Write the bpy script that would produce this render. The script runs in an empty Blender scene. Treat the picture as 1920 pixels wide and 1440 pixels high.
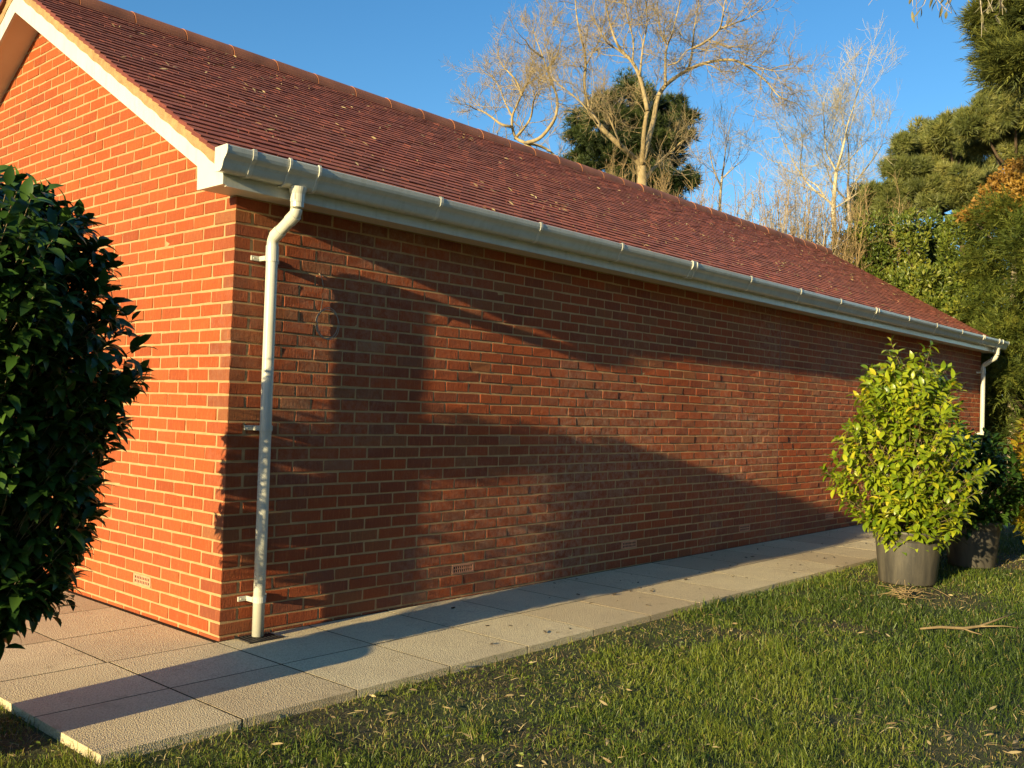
import bpy, math, random
import numpy as np
from mathutils import Matrix, Vector

random.seed(7)
RNG = np.random.default_rng(7)
SC = bpy.context.scene
COL = SC.collection

# ------------------------------------------------------------------ camera
CAM = np.array([-2.9634, -4.8117, 1.3175])
YAW, PITCH, ROLL, FPX = 0.8367, 0.0261, 0.0314, 1812.2   # solved from the brick courses
_f = np.array([math.sin(YAW)*math.cos(PITCH), math.cos(YAW)*math.cos(PITCH), math.sin(PITCH)])
_r = np.array([math.cos(YAW), -math.sin(YAW), 0.0])
_u = np.cross(_r, _f)
RT = math.cos(ROLL)*_r + math.sin(ROLL)*_u
UP = -math.sin(ROLL)*_r + math.cos(ROLL)*_u
FW = _f
cam_d = bpy.data.cameras.new("camera")
cam_d.sensor_width = 36.0
cam_d.lens = FPX/1920*36.0
cam_d.clip_start = 0.05
cam_d.clip_end = 2000
cam = bpy.data.objects.new("camera", cam_d)
cam.matrix_world = Matrix(((RT[0], UP[0], -FW[0], CAM[0]), (RT[1], UP[1], -FW[1], CAM[1]),
                           (RT[2], UP[2], -FW[2], CAM[2]), (0, 0, 0, 1)))
COL.objects.link(cam)
SC.camera = cam

# ------------------------------------------------------------------ world, sun, exposure
SUN_AZ = math.radians(4.8)      # light travels along +x, turned 4.8 deg towards +y
SUN_EL = math.radians(11.3)
SUN_DIR = np.array([-math.cos(SUN_AZ)*math.cos(SUN_EL), -math.sin(SUN_AZ)*math.cos(SUN_EL), math.sin(SUN_EL)])
w = bpy.data.worlds.new("World")
SC.world = w
w.use_nodes = True
nt = w.node_tree
bg = nt.nodes["Background"]
sky = nt.nodes.new("ShaderNodeTexSky")
sky.sky_type = 'NISHITA'
sky.sun_disc = False
sky.sun_elevation = SUN_EL
sky.sun_rotation = math.atan2(SUN_DIR[0], SUN_DIR[1])
sky.air_density = 1.0
sky.dust_density = 0.2
sky.ozone_density = 3.0
hs = nt.nodes.new("ShaderNodeHueSaturation")
hs.inputs["Saturation"].default_value = 1.2
nt.links.new(sky.outputs[0], hs.inputs["Color"])
nt.links.new(hs.outputs[0], bg.inputs["Color"])
bg.inputs["Strength"].default_value = 0.112
sd = bpy.data.lights.new("sun", 'SUN')
sd.energy = 5.0
sd.angle = math.radians(0.55)
sd.color = (1.0, 0.80, 0.43)
so = bpy.data.objects.new("sun", sd)
so.rotation_euler = Vector(SUN_DIR).to_track_quat('Z', 'Y').to_euler()
so.location = (-20, -5, 12)
COL.objects.link(so)
SC.view_settings.view_transform = 'Standard'
SC.view_settings.look = 'None'
SC.view_settings.exposure = 0.9
SC.view_settings.gamma = 1.0


def at(u, v, d):
    """world point on the sight line of photo pixel (u, v), d metres from the camera (horizontally)"""
    r = FW + RT*(u-960)/FPX + UP*(720-v)/FPX
    return CAM + r*d/math.hypot(r[0], r[1])


def gz(x):
    return -0.025+0.006*min(max(x, -3), 16)


def lz(x):
    return gz(x)-0.028


# ------------------------------------------------------------------ materials
def nodes(name):
    m = bpy.data.materials.new(name)
    m.use_nodes = True
    return m, m.node_tree, m.node_tree.nodes["Principled BSDF"]


def N(t, typ, **kw):
    n = t.nodes.new(typ)
    for k, v in kw.items():
        setattr(n, k, v)
    return n


def ramp(t, fac, stops, interp='LINEAR'):
    r = N(t, "ShaderNodeValToRGB")
    r.color_ramp.interpolation = interp
    e = r.color_ramp.elements
    while len(e) < len(stops):
        e.new(0.5)
    for el, (p, c) in zip(e, stops):
        el.position = p
        el.color = (*c, 1) if len(c) == 3 else c
    t.links.new(fac, r.inputs[0])
    return r.outputs[0]


def noise(t, scale, detail=3.0, rough=0.55, vec=None, dims='3D'):
    n = N(t, "ShaderNodeTexNoise")
    n.inputs["Scale"].default_value = scale
    n.inputs["Detail"].default_value = detail
    n.inputs["Roughness"].default_value = rough
    if vec is None:
        vec = N(t, "ShaderNodeTexCoord").outputs["Object"]
    t.links.new(vec, n.inputs["Vector"])
    return n.outputs["Fac"]


def mixc(t, fac, a, b, blend='MIX'):
    m = N(t, "ShaderNodeMix", data_type='RGBA', blend_type=blend)
    for sock, val in ((m.inputs[0], fac), (m.inputs[6], a), (m.inputs[7], b)):
        if isinstance(val, (int, float)):
            sock.default_value = val
        elif isinstance(val, tuple):
            sock.default_value = (*val, 1)
        else:
            t.links.new(val, sock)
    return m.outputs[2]


def bump(t, p, h, strength, dist):
    b = N(t, "ShaderNodeBump")
    b.inputs["Strength"].default_value = strength
    b.inputs["Distance"].default_value = dist
    t.links.new(h, b.inputs["Height"])
    t.links.new(b.outputs[0], p.inputs["Normal"])


def attr(t, name='rnd'):
    return N(t, "ShaderNodeAttribute", attribute_name=name).outputs["Fac"]


def simple(name, col, rough=0.6, var=0.25, scale=6.0, bmp=0.0, bscale=60.0, bdist=0.004, spec=0.5):
    m, t, p = nodes(name)
    f = noise(t, scale, 4)
    lo = tuple(c*(1-var) for c in col)
    hi = tuple(min(1, c*(1+var)) for c in col)
    t.links.new(ramp(t, f, [(0.3, lo), (0.7, hi)]), p.inputs["Base Color"])
    p.inputs["Roughness"].default_value = rough
    p.inputs["Specular IOR Level"].default_value = spec
    if bmp:
        bump(t, p, noise(t, bscale, 4), bmp, bdist)
    return m


def mat_brick():
    m, t, p = nodes("brick_clay")
    base = ramp(t, attr(t), [(0.0, (0.28, 0.056, 0.016)), (0.2, (0.35, 0.074, 0.018)), (0.45, (0.40, 0.088, 0.020)),
                             (0.75, (0.43, 0.104, 0.024)), (0.93, (0.39, 0.104, 0.030)), (1.0, (0.30, 0.10, 0.040))])
    # long wall: mixed brown and mauve brick tints, plus shade darkened into the colour
    dull = ramp(t, attr(t, 'tint_shade'), [(0.0, (0.40, 0.086, 0.024)), (0.35, (0.31, 0.074, 0.026)), (0.55, (0.19, 0.052, 0.028)), (0.75, (0.27, 0.12, 0.050)), (0.88, (0.14, 0.055, 0.042)), (1.0, (0.36, 0.22, 0.12))])
    base = mixc(t, ramp(t, attr(t, 'tint_shade'), [(0.0, (0, 0, 0)), (0.02, (0.82, 0.82, 0.82))]), base, dull)
    mp0 = N(t, "ShaderNodeMapping")
    mp0.inputs["Scale"].default_value = (1, 1, 0.12)
    t.links.new(N(t, "ShaderNodeTexCoord").outputs["Object"], mp0.inputs[0])
    stk = noise(t, 90, 3, 0.6, mp0.outputs[0])
    base = mixc(t, ramp(t, stk, [(0.52, (0, 0, 0)), (0.72, (0.45, 0.45, 0.45))]), base, (0.52, 0.175, 0.06))
    st = noise(t, 1.3, 5, 0.6)
    base = mixc(t, ramp(t, st, [(0.42, (0, 0, 0)), (0.75, (0.5, 0.5, 0.5))]), base, (0.34, 0.10, 0.042))
    grain = noise(t, 70, 4, 0.7)
    base = mixc(t, ramp(t, grain, [(0.3, (0.45, 0.45, 0.45)), (0.62, (0, 0, 0))]), base, (0.25, 0.05, 0.025))
    # salt bloom in broad patches on the long wall
    big = noise(t, 0.55, 3, 0.5)
    fine = noise(t, 16, 6, 0.75)
    mm = N(t, "ShaderNodeMath", operation='MULTIPLY')
    t.links.new(ramp(t, big, [(0.46, (0, 0, 0)), (0.64, (1, 1, 1))]), mm.inputs[0])
    t.links.new(ramp(t, fine, [(0.42, (0, 0, 0)), (0.72, (0.85, 0.85, 0.85))]), mm.inputs[1])
    m2 = N(t, "ShaderNodeMath", operation='MULTIPLY')
    t.links.new(mm.outputs[0], m2.inputs[0])
    t.links.new(ramp(t, attr(t, 'tint_shade'), [(0.0, (0, 0, 0)), (0.02, (0.8, 0.8, 0.8))]), m2.inputs[1])
    base = mixc(t, m2.outputs[0], base, (0.48, 0.33, 0.23))
    # pale mortar smears
    sm = noise(t, 9, 6, 0.72)
    base = mixc(t, ramp(t, sm, [(0.66, (0, 0, 0)), (0.80, (0.40, 0.40, 0.40))]), base, (0.46, 0.24, 0.12))
    t.links.new(base, p.inputs["Base Color"])
    p.inputs["Roughness"].default_value = 0.85
    p.inputs["Specular IOR Level"].default_value = 0.25
    p.inputs["Diffuse Roughness"].default_value = 0.6
    mp = N(t, "ShaderNodeMapping")
    mp.inputs["Scale"].default_value = (1, 1, 0.22)
    t.links.new(N(t, "ShaderNodeTexCoord").outputs["Object"], mp.inputs[0])
    h = N(t, "ShaderNodeMath", operation='ADD')
    t.links.new(noise(t, 120, 4, 0.65, mp.outputs[0]), h.inputs[0])
    t.links.new(noise(t, 38, 5, 0.7), h.inputs[1])
    bump(t, p, h.outputs[0], 0.85, 0.006)
    return m


def mat_mortar():
    m, t, p = nodes("lime_mortar")
    f = noise(t, 14, 5)
    t.links.new(ramp(t, f, [(0.3, (0.40, 0.25, 0.115)), (0.7, (0.54, 0.35, 0.165))]), p.inputs["Base Color"])
    p.inputs["Roughness"].default_value = 0.95
    p.inputs["Diffuse Roughness"].default_value = 0.8
    bump(t, p, noise(t, 160, 5, 0.7), 0.7, 0.004)
    return m


def mat_tile():
    m, t, p = nodes("clay_roof_tile")
    base = ramp(t, attr(t), [(0.0, (0.155, 0.036, 0.024)), (0.5, (0.195, 0.046, 0.029)), (1.0, (0.24, 0.062, 0.037))])
    st = noise(t, 0.9, 5, 0.65)
    base = mixc(t, ramp(t, st, [(0.45, (0, 0, 0)), (0.7, (0.6, 0.6, 0.6))]), base, (0.12, 0.040, 0.026))
    base = mixc(t, ramp(t, noise(t, 60, 4), [(0.55, (0, 0, 0)), (0.8, (0.35, 0.35, 0.35))]), base, (0.30, 0.15, 0.10))
    t.links.new(base, p.inputs["Base Color"])
    p.inputs["Sheen Weight"].default_value = 0.02
    p.inputs["Sheen Roughness"].default_value = 0.45
    p.inputs["Sheen Tint"].default_value = (0.9, 0.78, 0.66, 1)
    p.inputs["Roughness"].default_value = 0.62
    p.inputs["Specular IOR Level"].default_value = 0.3
    p.inputs["Diffuse Roughness"].default_value = 0.5
    bump(t, p, noise(t, 150, 4), 0.35, 0.003)
    return m


def mat_slab():
    m, t, p = nodes("paving_concrete")
    base = ramp(t, attr(t), [(0.0, (0.56, 0.44, 0.27)), (0.4, (0.70, 0.585, 0.37)), (1.0, (0.79, 0.675, 0.43))])
    base = mixc(t, ramp(t, noise(t, 2.2, 5), [(0.4, (0, 0, 0)), (0.75, (0.5, 0.5, 0.5))]), base, (0.50, 0.40, 0.26))
    base = mixc(t, ramp(t, noise(t, 7, 6, 0.7), [(0.58, (0, 0, 0)), (0.72, (0.55, 0.55, 0.55))]), base, (0.30, 0.23, 0.13))
    v = N(t, "ShaderNodeTexVoronoi")
    v.inputs["Scale"].default_value = 150
    t.links.new(N(t, "ShaderNodeTexCoord").outputs["Object"], v.inputs["Vector"])
    base = mixc(t, ramp(t, noise(t, 95, 3), [(0.35, (0.5, 0.5, 0.5)), (0.55, (0, 0, 0))]), base, (0.36, 0.25, 0.15))
    t.links.new(base, p.inputs["Base Color"])
    p.inputs["Roughness"].default_value = 0.9
    h = N(t, "ShaderNodeMath", operation='ADD')
    t.links.new(noise(t, 140, 3, 0.6), h.inputs[0])
    t.links.new(v.outputs["Distance"], h.inputs[1])
    bump(t, p, h.outputs[0], 0.7, 0.005)
    return m


def mat_pvc(name, col, rough=0.28):
    m, t, p = nodes(name)
    f = noise(t, 5, 5)
    dirt = ramp(t, f, [(0.35, col), (0.8, tuple(c*0.86 for c in col))])
    mp = N(t, "ShaderNodeMapping")
    mp.inputs["Scale"].default_value = (1, 1, 0.15)
    t.links.new(N(t, "ShaderNodeTexCoord").outputs["Object"], mp.inputs[0])
    stk = noise(t, 22, 5, 0.7, mp.outputs[0])
    dirt = mixc(t, ramp(t, stk, [(0.50, (0, 0, 0)), (0.78, (0.5, 0.5, 0.5))]), dirt, tuple(c*k for c, k in zip(col, (0.62, 0.62, 0.52))))
    t.links.new(dirt, p.inputs["Base Color"])
    p.inputs["Roughness"].default_value = rough
    return m


def mat_leaf(name, stops, rough=0.35, trans=0.3, tcol=None, spec=0.5, noise_amt=0.0):
    m, t, p = nodes(name)
    c = ramp(t, attr(t), stops)
    if noise_amt:
        c = mixc(t, ramp(t, noise(t, 0.8, 4), [(0.4, (0, 0, 0)), (0.65, (noise_amt,)*3)]), c, tuple(x*0.6 for x in stops[0][1]))
    t.links.new(c, p.inputs["Base Color"])
    p.inputs["Roughness"].default_value = rough
    p.inputs["Specular IOR Level"].default_value = spec
    if trans:
        tr = N(t, "ShaderNodeBsdfTranslucent")
        if tcol is None:
            t.links.new(c, tr.inputs["Color"])
        else:
            tr.inputs["Color"].default_value = (*tcol, 1)
        mx = N(t, "ShaderNodeMixShader")
        mx.inputs[0].default_value = trans
        t.links.new(p.outputs[0], mx.inputs[1])
        t.links.new(tr.outputs[0], mx.inputs[2])
        t.links.new(mx.outputs[0], t.nodes["Material Output"].inputs["Surface"])
    return m


def mat_lawn():
    m, t, p = nodes("lawn_soil")
    c = ramp(t, noise(t, 18, 6, 0.7), [(0.3, (0.045, 0.036, 0.016)), (0.55, (0.070, 0.060, 0.022)), (0.75, (0.12, 0.10, 0.040))])
    c = mixc(t, ramp(t, noise(t, 1.2, 5), [(0.4, (0, 0, 0)), (0.6, (0.8, 0.8, 0.8))]), c, (0.045, 0.075, 0.014))
    t.links.new(c, p.inputs["Base Color"])
    p.inputs["Roughness"].default_value = 0.95
    bump(t, p, noise(t, 60, 5), 0.6, 0.02)
    return m


def mat_bark(name, a, b, scale=9):
    m, t, p = nodes(name)
    mp = N(t, "ShaderNodeMapping")
    mp.inputs["Scale"].default_value = (1, 1, 0.3)
    t.links.new(N(t, "ShaderNodeTexCoord").outputs["Object"], mp.inputs[0])
    f = noise(t, scale, 6, 0.65, mp.outputs[0])
    t.links.new(ramp(t, f, [(0.3, a), (0.7, b)]), p.inputs["Base Color"])
    p.inputs["Roughness"].default_value = 0.9
    bump(t, p, f, 0.5, 0.02)
    return m


M = dict(
    brick=mat_brick(), mortar=mat_mortar(), tile=mat_tile(), slab=mat_slab(),
    pvc=mat_pvc("white_pvc", (0.64, 0.63, 0.54)),
    gut=mat_pvc("grey_white_pvc", (0.58, 0.59, 0.52), 0.22),
    ridge=simple("ridge_clay", (0.36, 0.13, 0.055), 0.6, 0.3, 3, 0.3, 90, 0.003),
    bed=simple("verge_mortar", (0.36, 0.22, 0.10), 0.95, 0.25, 20, 0.6, 70, 0.008),
    soffit=simple("soffit_board", (0.62, 0.55, 0.44), 0.5, 0.06, 3),
    airb=simple("air_brick_clay", (0.56, 0.25, 0.14), 0.9, 0.2, 20, 0.3, 90, 0.003),
    dark=simple("dark_void", (0.012, 0.010, 0.009), 0.9, 0.2),
    seal=simple("joint_sealant", (0.22, 0.12, 0.08), 0.8, 0.2),
    cable=simple("cable_sheath", (0.34, 0.28, 0.21), 0.4, 0.1),
    iron=simple("black_grate", (0.02, 0.02, 0.022), 0.5, 0.3, 30),
    soil=mat_lawn(),
    pot=None,
    bark_willow=mat_bark("willow_bark", (0.24, 0.18, 0.09), (0.46, 0.36, 0.20)),
    bark_pale=mat_bark("pale_bark", (0.40, 0.34, 0.22), (0.62, 0.54, 0.36)),
    bark_grey=mat_bark("grey_twig_bark", (0.34, 0.28, 0.20), (0.54, 0.46, 0.34)),
    bark_tan=mat_bark("tan_twig_bark", (0.26, 0.18, 0.085), (0.44, 0.31, 0.15)),
    bark_twig=mat_bark("dry_twig_bark", (0.17, 0.12, 0.06), (0.30, 0.22, 0.11)),
    bark_pine=mat_bark("pine_bark", (0.055, 0.036, 0.024), (0.13, 0.085, 0.05)),
    stem=mat_bark("shrub_stem", (0.14, 0.10, 0.06), (0.28, 0.21, 0.13), 40),
    camellia=mat_leaf("camellia_leaf", [(0, (0.018, 0.045, 0.010)), (0.6, (0.035, 0.085, 0.014)), (1, (0.085, 0.16, 0.025))], 0.34, 0.18, None, 0.3),
    bright=mat_leaf("yellow_green_leaf", [(0, (0.085, 0.16, 0.012)), (0.35, (0.19, 0.27, 0.015)), (0.7, (0.33, 0.39, 0.020)), (1, (0.52, 0.46, 0.03))], 0.34, 0.25),
    autumn=mat_leaf("autumn_leaf", [(0, (0.16, 0.20, 0.018)), (0.5, (0.36, 0.33, 0.025)), (0.8, (0.45, 0.24, 0.022)), (1, (0.40, 0.09, 0.03))], 0.4, 0.25),
    laurel=mat_leaf("laurel_leaf", [(0, (0.045, 0.075, 0.012)), (0.5, (0.11, 0.15, 0.02)), (1, (0.26, 0.26, 0.035))], 0.45, 0.2),
    conifer=mat_leaf("conifer_spray", [(0, (0.045, 0.075, 0.014)), (0.5, (0.10, 0.135, 0.02)), (1, (0.20, 0.21, 0.03))], 0.6, 0.15),
    cypress=mat_leaf("cypress_spray", [(0, (0.055, 0.080, 0.025)), (0.5, (0.12, 0.145, 0.034)), (1, (0.23, 0.24, 0.046))], 0.6, 0.12),
    pine=mat_leaf("pine_needle", [(0, (0.075, 0.095, 0.024)), (0.5, (0.14, 0.16, 0.038)), (1, (0.27, 0.26, 0.07))], 0.55, 0.1),
    pine_dark=mat_leaf("dark_pine_needle", [(0, (0.022, 0.042, 0.012)), (0.5, (0.050, 0.078, 0.018)), (1, (0.12, 0.145, 0.032))], 0.55, 0.08),
    beech=mat_leaf("copper_leaf", [(0, (0.16, 0.075, 0.015)), (0.5, (0.30, 0.16, 0.025)), (1, (0.40, 0.25, 0.04))], 0.6, 0.25),
    grass=mat_leaf("grass_blade", [(0, (0.045, 0.080, 0.010)), (0.45, (0.10, 0.155, 0.015)), (0.72, (0.20, 0.235, 0.025)), (0.82, (0.26, 0.21, 0.055)), (1, (0.42, 0.32, 0.13))], 0.5, 0.25),
    litter=mat_leaf("dry_willow_leaf", [(0, (0.16, 0.10, 0.045)), (0.5, (0.34, 0.25, 0.12)), (1, (0.52, 0.43, 0.22))], 0.7, 0.1),
    hang=mat_leaf("hanging_leaf", [(0, (0.12, 0.12, 0.06)), (1, (0.26, 0.24, 0.12))], 0.6, 0.2),
    joint=simple("joint_soil", (0.030, 0.024, 0.015), 0.95, 0.4, 25, spec=0.1),
    debris=simple("dark_debris", (0.06, 0.045, 0.03), 0.9, 0.3, 30),
)


def mat_pot():
    m, t, p = nodes("black_plastic_pot")
    mp = N(t, "ShaderNodeMapping")
    mp.inputs["Scale"].default_value = (6, 6, 0.8)
    t.links.new(N(t, "ShaderNodeTexCoord").outputs["Object"], mp.inputs[0])
    c = ramp(t, noise(t, 2.0, 6, 0.7, mp.outputs[0]), [(0.35, (0.045, 0.042, 0.038)), (0.75, (0.13, 0.115, 0.09))])
    c = mixc(t, ramp(t, noise(t, 90, 2), [(0.70, (0, 0, 0)), (0.78, (0.5, 0.5, 0.5))]), c, (0.28, 0.25, 0.19))
    t.links.new(c, p.inputs["Base Color"])
    p.inputs["Roughness"].default_value = 0.55
    return m


M['pot'] = mat_pot()


# ------------------------------------------------------------------ mesh helpers
def link(name, me, mat, parent=None):
    o = bpy.data.objects.new(name, me)
    if mat is not None:
        me.materials.append(mat)
    COL.objects.link(o)
    if parent is not None:
        o.parent = parent
    return o


def root_of(o):
    while o.parent is not None:
        o = o.parent
    return o


def mesh_np(name, V, flat, tot, mat, parent=None, rnd=None, smooth=False):
    V = np.asarray(V, float).reshape(-1, 3)
    if parent is not None:
        V = V-np.array(root_of(parent).location)
    flat = np.asarray(flat, np.int32).ravel()
    tot = np.asarray(tot, np.int32).ravel()
    me = bpy.data.meshes.new(name)
    me.vertices.add(len(V))
    me.vertices.foreach_set('co', V.ravel().astype(np.float32))
    me.loops.add(len(flat))
    me.loops.foreach_set('vertex_index', flat)
    me.polygons.add(len(tot))
    start = np.concatenate([[0], np.cumsum(tot)[:-1]]).astype(np.int32)
    me.polygons.foreach_set('loop_start', start)
    me.update(calc_edges=True)
    me.polygons.foreach_set('use_smooth', np.full(len(tot), bool(smooth)))
    if rnd is not None:
        a = me.attributes.new('rnd', 'FLOAT', 'FACE')
        a.data.foreach_set('value', np.asarray(rnd, np.float32).ravel())
    return link(name, me, mat, parent)


class MB:
    """collects shapes, then links them as one mesh object"""
    def __init__(s):
        s.V = []; s.F = []; s.T = []; s.R = []; s.n = 0

    def add(s, V, F, r=0.5):
        V = np.asarray(V, float).reshape(-1, 3)
        s.V.append(V)
        for f in F:
            s.F.extend([i+s.n for i in f]); s.T.append(len(f)); s.R.append(r)
        s.n += len(V)
        return s

    def add_np(s, V, flat, tot, r):
        V = np.asarray(V, float).reshape(-1, 3)
        s.V.append(V)
        s.F.extend((np.asarray(flat)+s.n).ravel().tolist())
        s.T.extend(np.asarray(tot).tolist())
        s.R.extend(np.broadcast_to(r, (len(tot),)).tolist())
        s.n += len(V)
        return s

    def box(s, x0, x1, y0, y1, z0, z1, r=0.5):
        V = [(x, y, z) for x in (x0, x1) for y in (y0, y1) for z in (z0, z1)]
        return s.add(V, [(0, 1, 3, 2), (4, 6, 7, 5), (0, 4, 5, 1), (2, 3, 7, 6), (0, 2, 6, 4), (1, 5, 7, 3)], r)

    def cbox(s, x0, x1, y0, y1, z0, z1, c, r=0.5):
        V, fl, tt = chamfer(np.array([[(x0+x1)/2, (y0+y1)/2, (z0+z1)/2]]), np.array([[(x1-x0)/2, (y1-y0)/2, (z1-z0)/2]]), c)
        return s.add_np(V, fl, tt, r)

    def extrude(s, poly, axis, a, b, r=0.5, closed=True, cap=True):
        """poly: list of 2-D points in the plane normal to axis (0: y,z  1: x,z  2: x,y)"""
        n = len(poly)
        def P(p, t):
            q = list(p); q.insert(axis, t); return q
        V = [P(p, a) for p in poly]+[P(p, b) for p in poly]
        F = [(i, (i+1) % n, n+(i+1) % n, n+i) for i in range(n if closed else n-1)]
        if cap and closed:
            F += [tuple(range(n))[::-1], tuple(range(n, 2*n))]
        return s.add(V, F, r)

    def tube(s, pts, rad, k=6, cap=True, r=0.5):
        pts = np.asarray(pts, float)
        n = len(pts)
        rad = np.broadcast_to(rad, (n,))
        T = np.gradient(pts, axis=0)
        T /= np.linalg.norm(T, axis=1, keepdims=True)+1e-9
        a = np.array([0, 0, 1.0]) if abs(T[0][2]) < 0.9 else np.array([1.0, 0, 0])
        U = np.cross(T, a); U /= np.linalg.norm(U, axis=1, keepdims=True)+1e-9
        W = np.cross(T, U)
        ang = np.arange(k)*2*math.pi/k
        V = pts[:, None]+rad[:, None, None]*(np.cos(ang)[None, :, None]*U[:, None]+np.sin(ang)[None, :, None]*W[:, None])
        i = np.arange(n-1)[:, None]*k; j = np.arange(k)[None]
        j2 = (j+1) % k
        q = np.stack([i+j, i+j2, i+k+j2, i+k+j], -1).reshape(-1, 4)
        s.add_np(V, q, np.full(len(q), 4), r)
        if cap:
            base = s.n-n*k
            s.F.extend([base+x for x in range(k)][::-1]); s.T.append(k); s.R.append(r)
            s.F.extend([base+(n-1)*k+x for x in range(k)]); s.T.append(k); s.R.append(r)
        return s

    def lathe(s, prof, cx, cy, k=40, r=0.5, wob=None):
        n = len(prof)
        V = []
        for (rr, z) in prof:
            for i in range(k):
                a = i*2*math.pi/k
                q = rr if wob is None else rr*(1+wob(a, z))
                V.append((cx+q*math.cos(a), cy+q*math.sin(a), z))
        F = [(i*k+j, i*k+(j+1) % k, (i+1)*k+(j+1) % k, (i+1)*k+j) for i in range(n-1) for j in range(k)]
        return s.add(V, F, r)

    def build(s, name, mat, parent=None, smooth=False):
        return mesh_np(name, np.concatenate(s.V), s.F, s.T, mat, parent, s.R, smooth)


def _ctemplate():
    S, K = [], []
    idx = {}
    for sx in (-1, 1):
        for sy in (-1, 1):
            for sz in (-1, 1):
                for a in range(3):
                    idx[(sx, sy, sz, a)] = len(S)
                    S.append((sx, sy, sz)); K.append([0 if a == b else 1 for b in range(3)])
    F = []
    for a in range(3):
        for sg in (-1, 1):
            o = [b for b in range(3) if b != a]
            q = []
            for p, r in ((-1, -1), (1, -1), (1, 1), (-1, 1)):
                c = [0, 0, 0]; c[a] = sg; c[o[0]] = p; c[o[1]] = r
                q.append(idx[(*c, a)])
            F.append(q)
    for a in range(3):
        o = [b for b in range(3) if b != a]
        for p in (-1, 1):
            for r in (-1, 1):
                q = []
                for sg, fa in ((-1, o[0]), (1, o[0]), (1, o[1]), (-1, o[1])):
                    c = [0, 0, 0]; c[a] = sg; c[o[0]] = p; c[o[1]] = r
                    q.append(idx[(*c, fa)])
                F.append(q)
    for sx in (-1, 1):
        for sy in (-1, 1):
            for sz in (-1, 1):
                F.append([idx[(sx, sy, sz, a)] for a in range(3)])
    S = np.array(S, float); K = np.array(K, float)
    P = S*(1-0.2*K)
    F2 = []
    for f in F:
        c = P[f].mean(0); nn = np.cross(P[f[1]]-P[f[0]], P[f[2]]-P[f[0]])
        F2.append(f if nn@c > 0 else f[::-1])
    return S, K, F2


CS, CK, CF = _ctemplate()
CFLAT = np.array([i for f in CF for i in f]); CTOT = np.array([len(f) for f in CF])


def chamfer(C, H, c, R=None, jit=0.0):
    n = len(C)
    L = CS[None]*(H[:, None]-CK[None]*c)
    if jit:
        L = L+RNG.normal(0, jit, L.shape)
    if R is not None:
        L = np.einsum('nij,nmj->nmi', R, L)
    V = C[:, None]+L
    fl = (CFLAT[None]+(np.arange(n)*24)[:, None]).ravel()
    return V.reshape(-1, 3), fl, np.tile(CTOT, n)


def small_rot(n, sx, sy, sz):
    a = RNG.normal(0, 1, (n, 3))*np.array([sx, sy, sz])
    R = np.tile(np.eye(3), (n, 1, 1))
    R[:, 0, 1] = -a[:, 2]; R[:, 1, 0] = a[:, 2]
    R[:, 0, 2] = a[:, 1]; R[:, 2, 0] = -a[:, 1]
    R[:, 1, 2] = -a[:, 0]; R[:, 2, 1] = a[:, 0]
    return R


def thing(name, label, cat, loc, group=None):
    o = bpy.data.objects.new(name, None)
    o.empty_display_size = 0.2
    o.location = [float(x) for x in loc]
    COL.objects.link(o)
    tag(o, label, cat, group)
    return o


def tag(o, label, cat, group=None, kind=None):
    o['label'] = label; o['category'] = cat
    if group: o['group'] = group
    if kind: o['kind'] = kind
    return o


def struct(o):
    o['kind'] = 'structure'
    return o


# ------------------------------------------------------------------ ground and path
xs = [-300, -60, -12, -3, 0, 4, 8, 12, 16, 40, 120, 400]
ys = [-300, -60, -12, -4, 0, 6, 14, 40, 120, 400]
V = [(x, y, lz(x)-0.012) for x in xs for y in ys]
ny = len(ys)
F = [(i*ny+j, (i+1)*ny+j, (i+1)*ny+j+1, i*ny+j+1) for i in range(len(xs)-1) for j in range(ny-1)]
g = MB().add(V, F).build("lawn", M['soil'])
struct(g)

PITCH_S = 0.6135
C, H = [], []
def slab(cx, cy):
    C.append((cx, cy, gz(cx)-0.024+random.gauss(0, 0.0002))); H.append((PITCH_S/2-0.0055, PITCH_S/2-0.0050, 0.024))
XW = -0.02
for i in range(-2, 26):
    for j in range(2):
        slab(XW+(i+0.5)*PITCH_S, -0.012-(j+0.5)*PITCH_S)
for i in (-2, -1):
    for j in range(0, 11):
        slab(XW+(i+0.5)*PITCH_S-0.012, -0.012+(j+0.5)*PITCH_S)
for i in (24, 25):
    for j in range(0, 11):
        slab(XW+(i+0.5)*PITCH_S, -0.012+(j+0.5)*PITCH_S)
C = np.array(C); H = np.array(H)
Rs = small_rot(len(C), 0.0003, 0.0003, 0.002)
Rs[:, 2, 0] += 0.006; Rs[:, 0, 2] -= 0.006
Vs, fl, tt = chamfer(C, H, 0.0003, Rs, 0.0001)
rn = np.repeat(RNG.random(len(C)), 26)
struct(mesh_np("path", Vs, fl, tt, M['slab'], None, rn))
V = [(x, y, gz(x)-0.0008) for x in (-1.24, 0, 4, 8, 12, 15.9) for y in (-1.23, 0.05)]
F = [(2*i, 2*i+2, 2*i+3, 2*i+1) for i in range(5)]
pb = MB().add(V, F)
pb.add([(-1.24, 0.05, gz(-1.2)-0.0008), (0.05, 0.05, gz(0)-0.0008), (0.05, 6.7, gz(0)-0.0008), (-1.24, 6.7, gz(-1.2)-0.0008)], [(0, 1, 2, 3)])
struct(pb.build("path_bedding", M['joint']))

# ------------------------------------------------------------------ the building
LX, WY, EAVE = 13.61, 5.488, 2.475
AP = WY/2
SL = 0.588
def tz(y):                      # top of the tiles on the camera's side
    yy = y if y <= AP else WY-y
    return 2.671+SL*(yy+0.176)
bld = thing("brick_building", "long single storey red brick building with brown tiled roof and white gutter", "building", (0, 0, 0))

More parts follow.
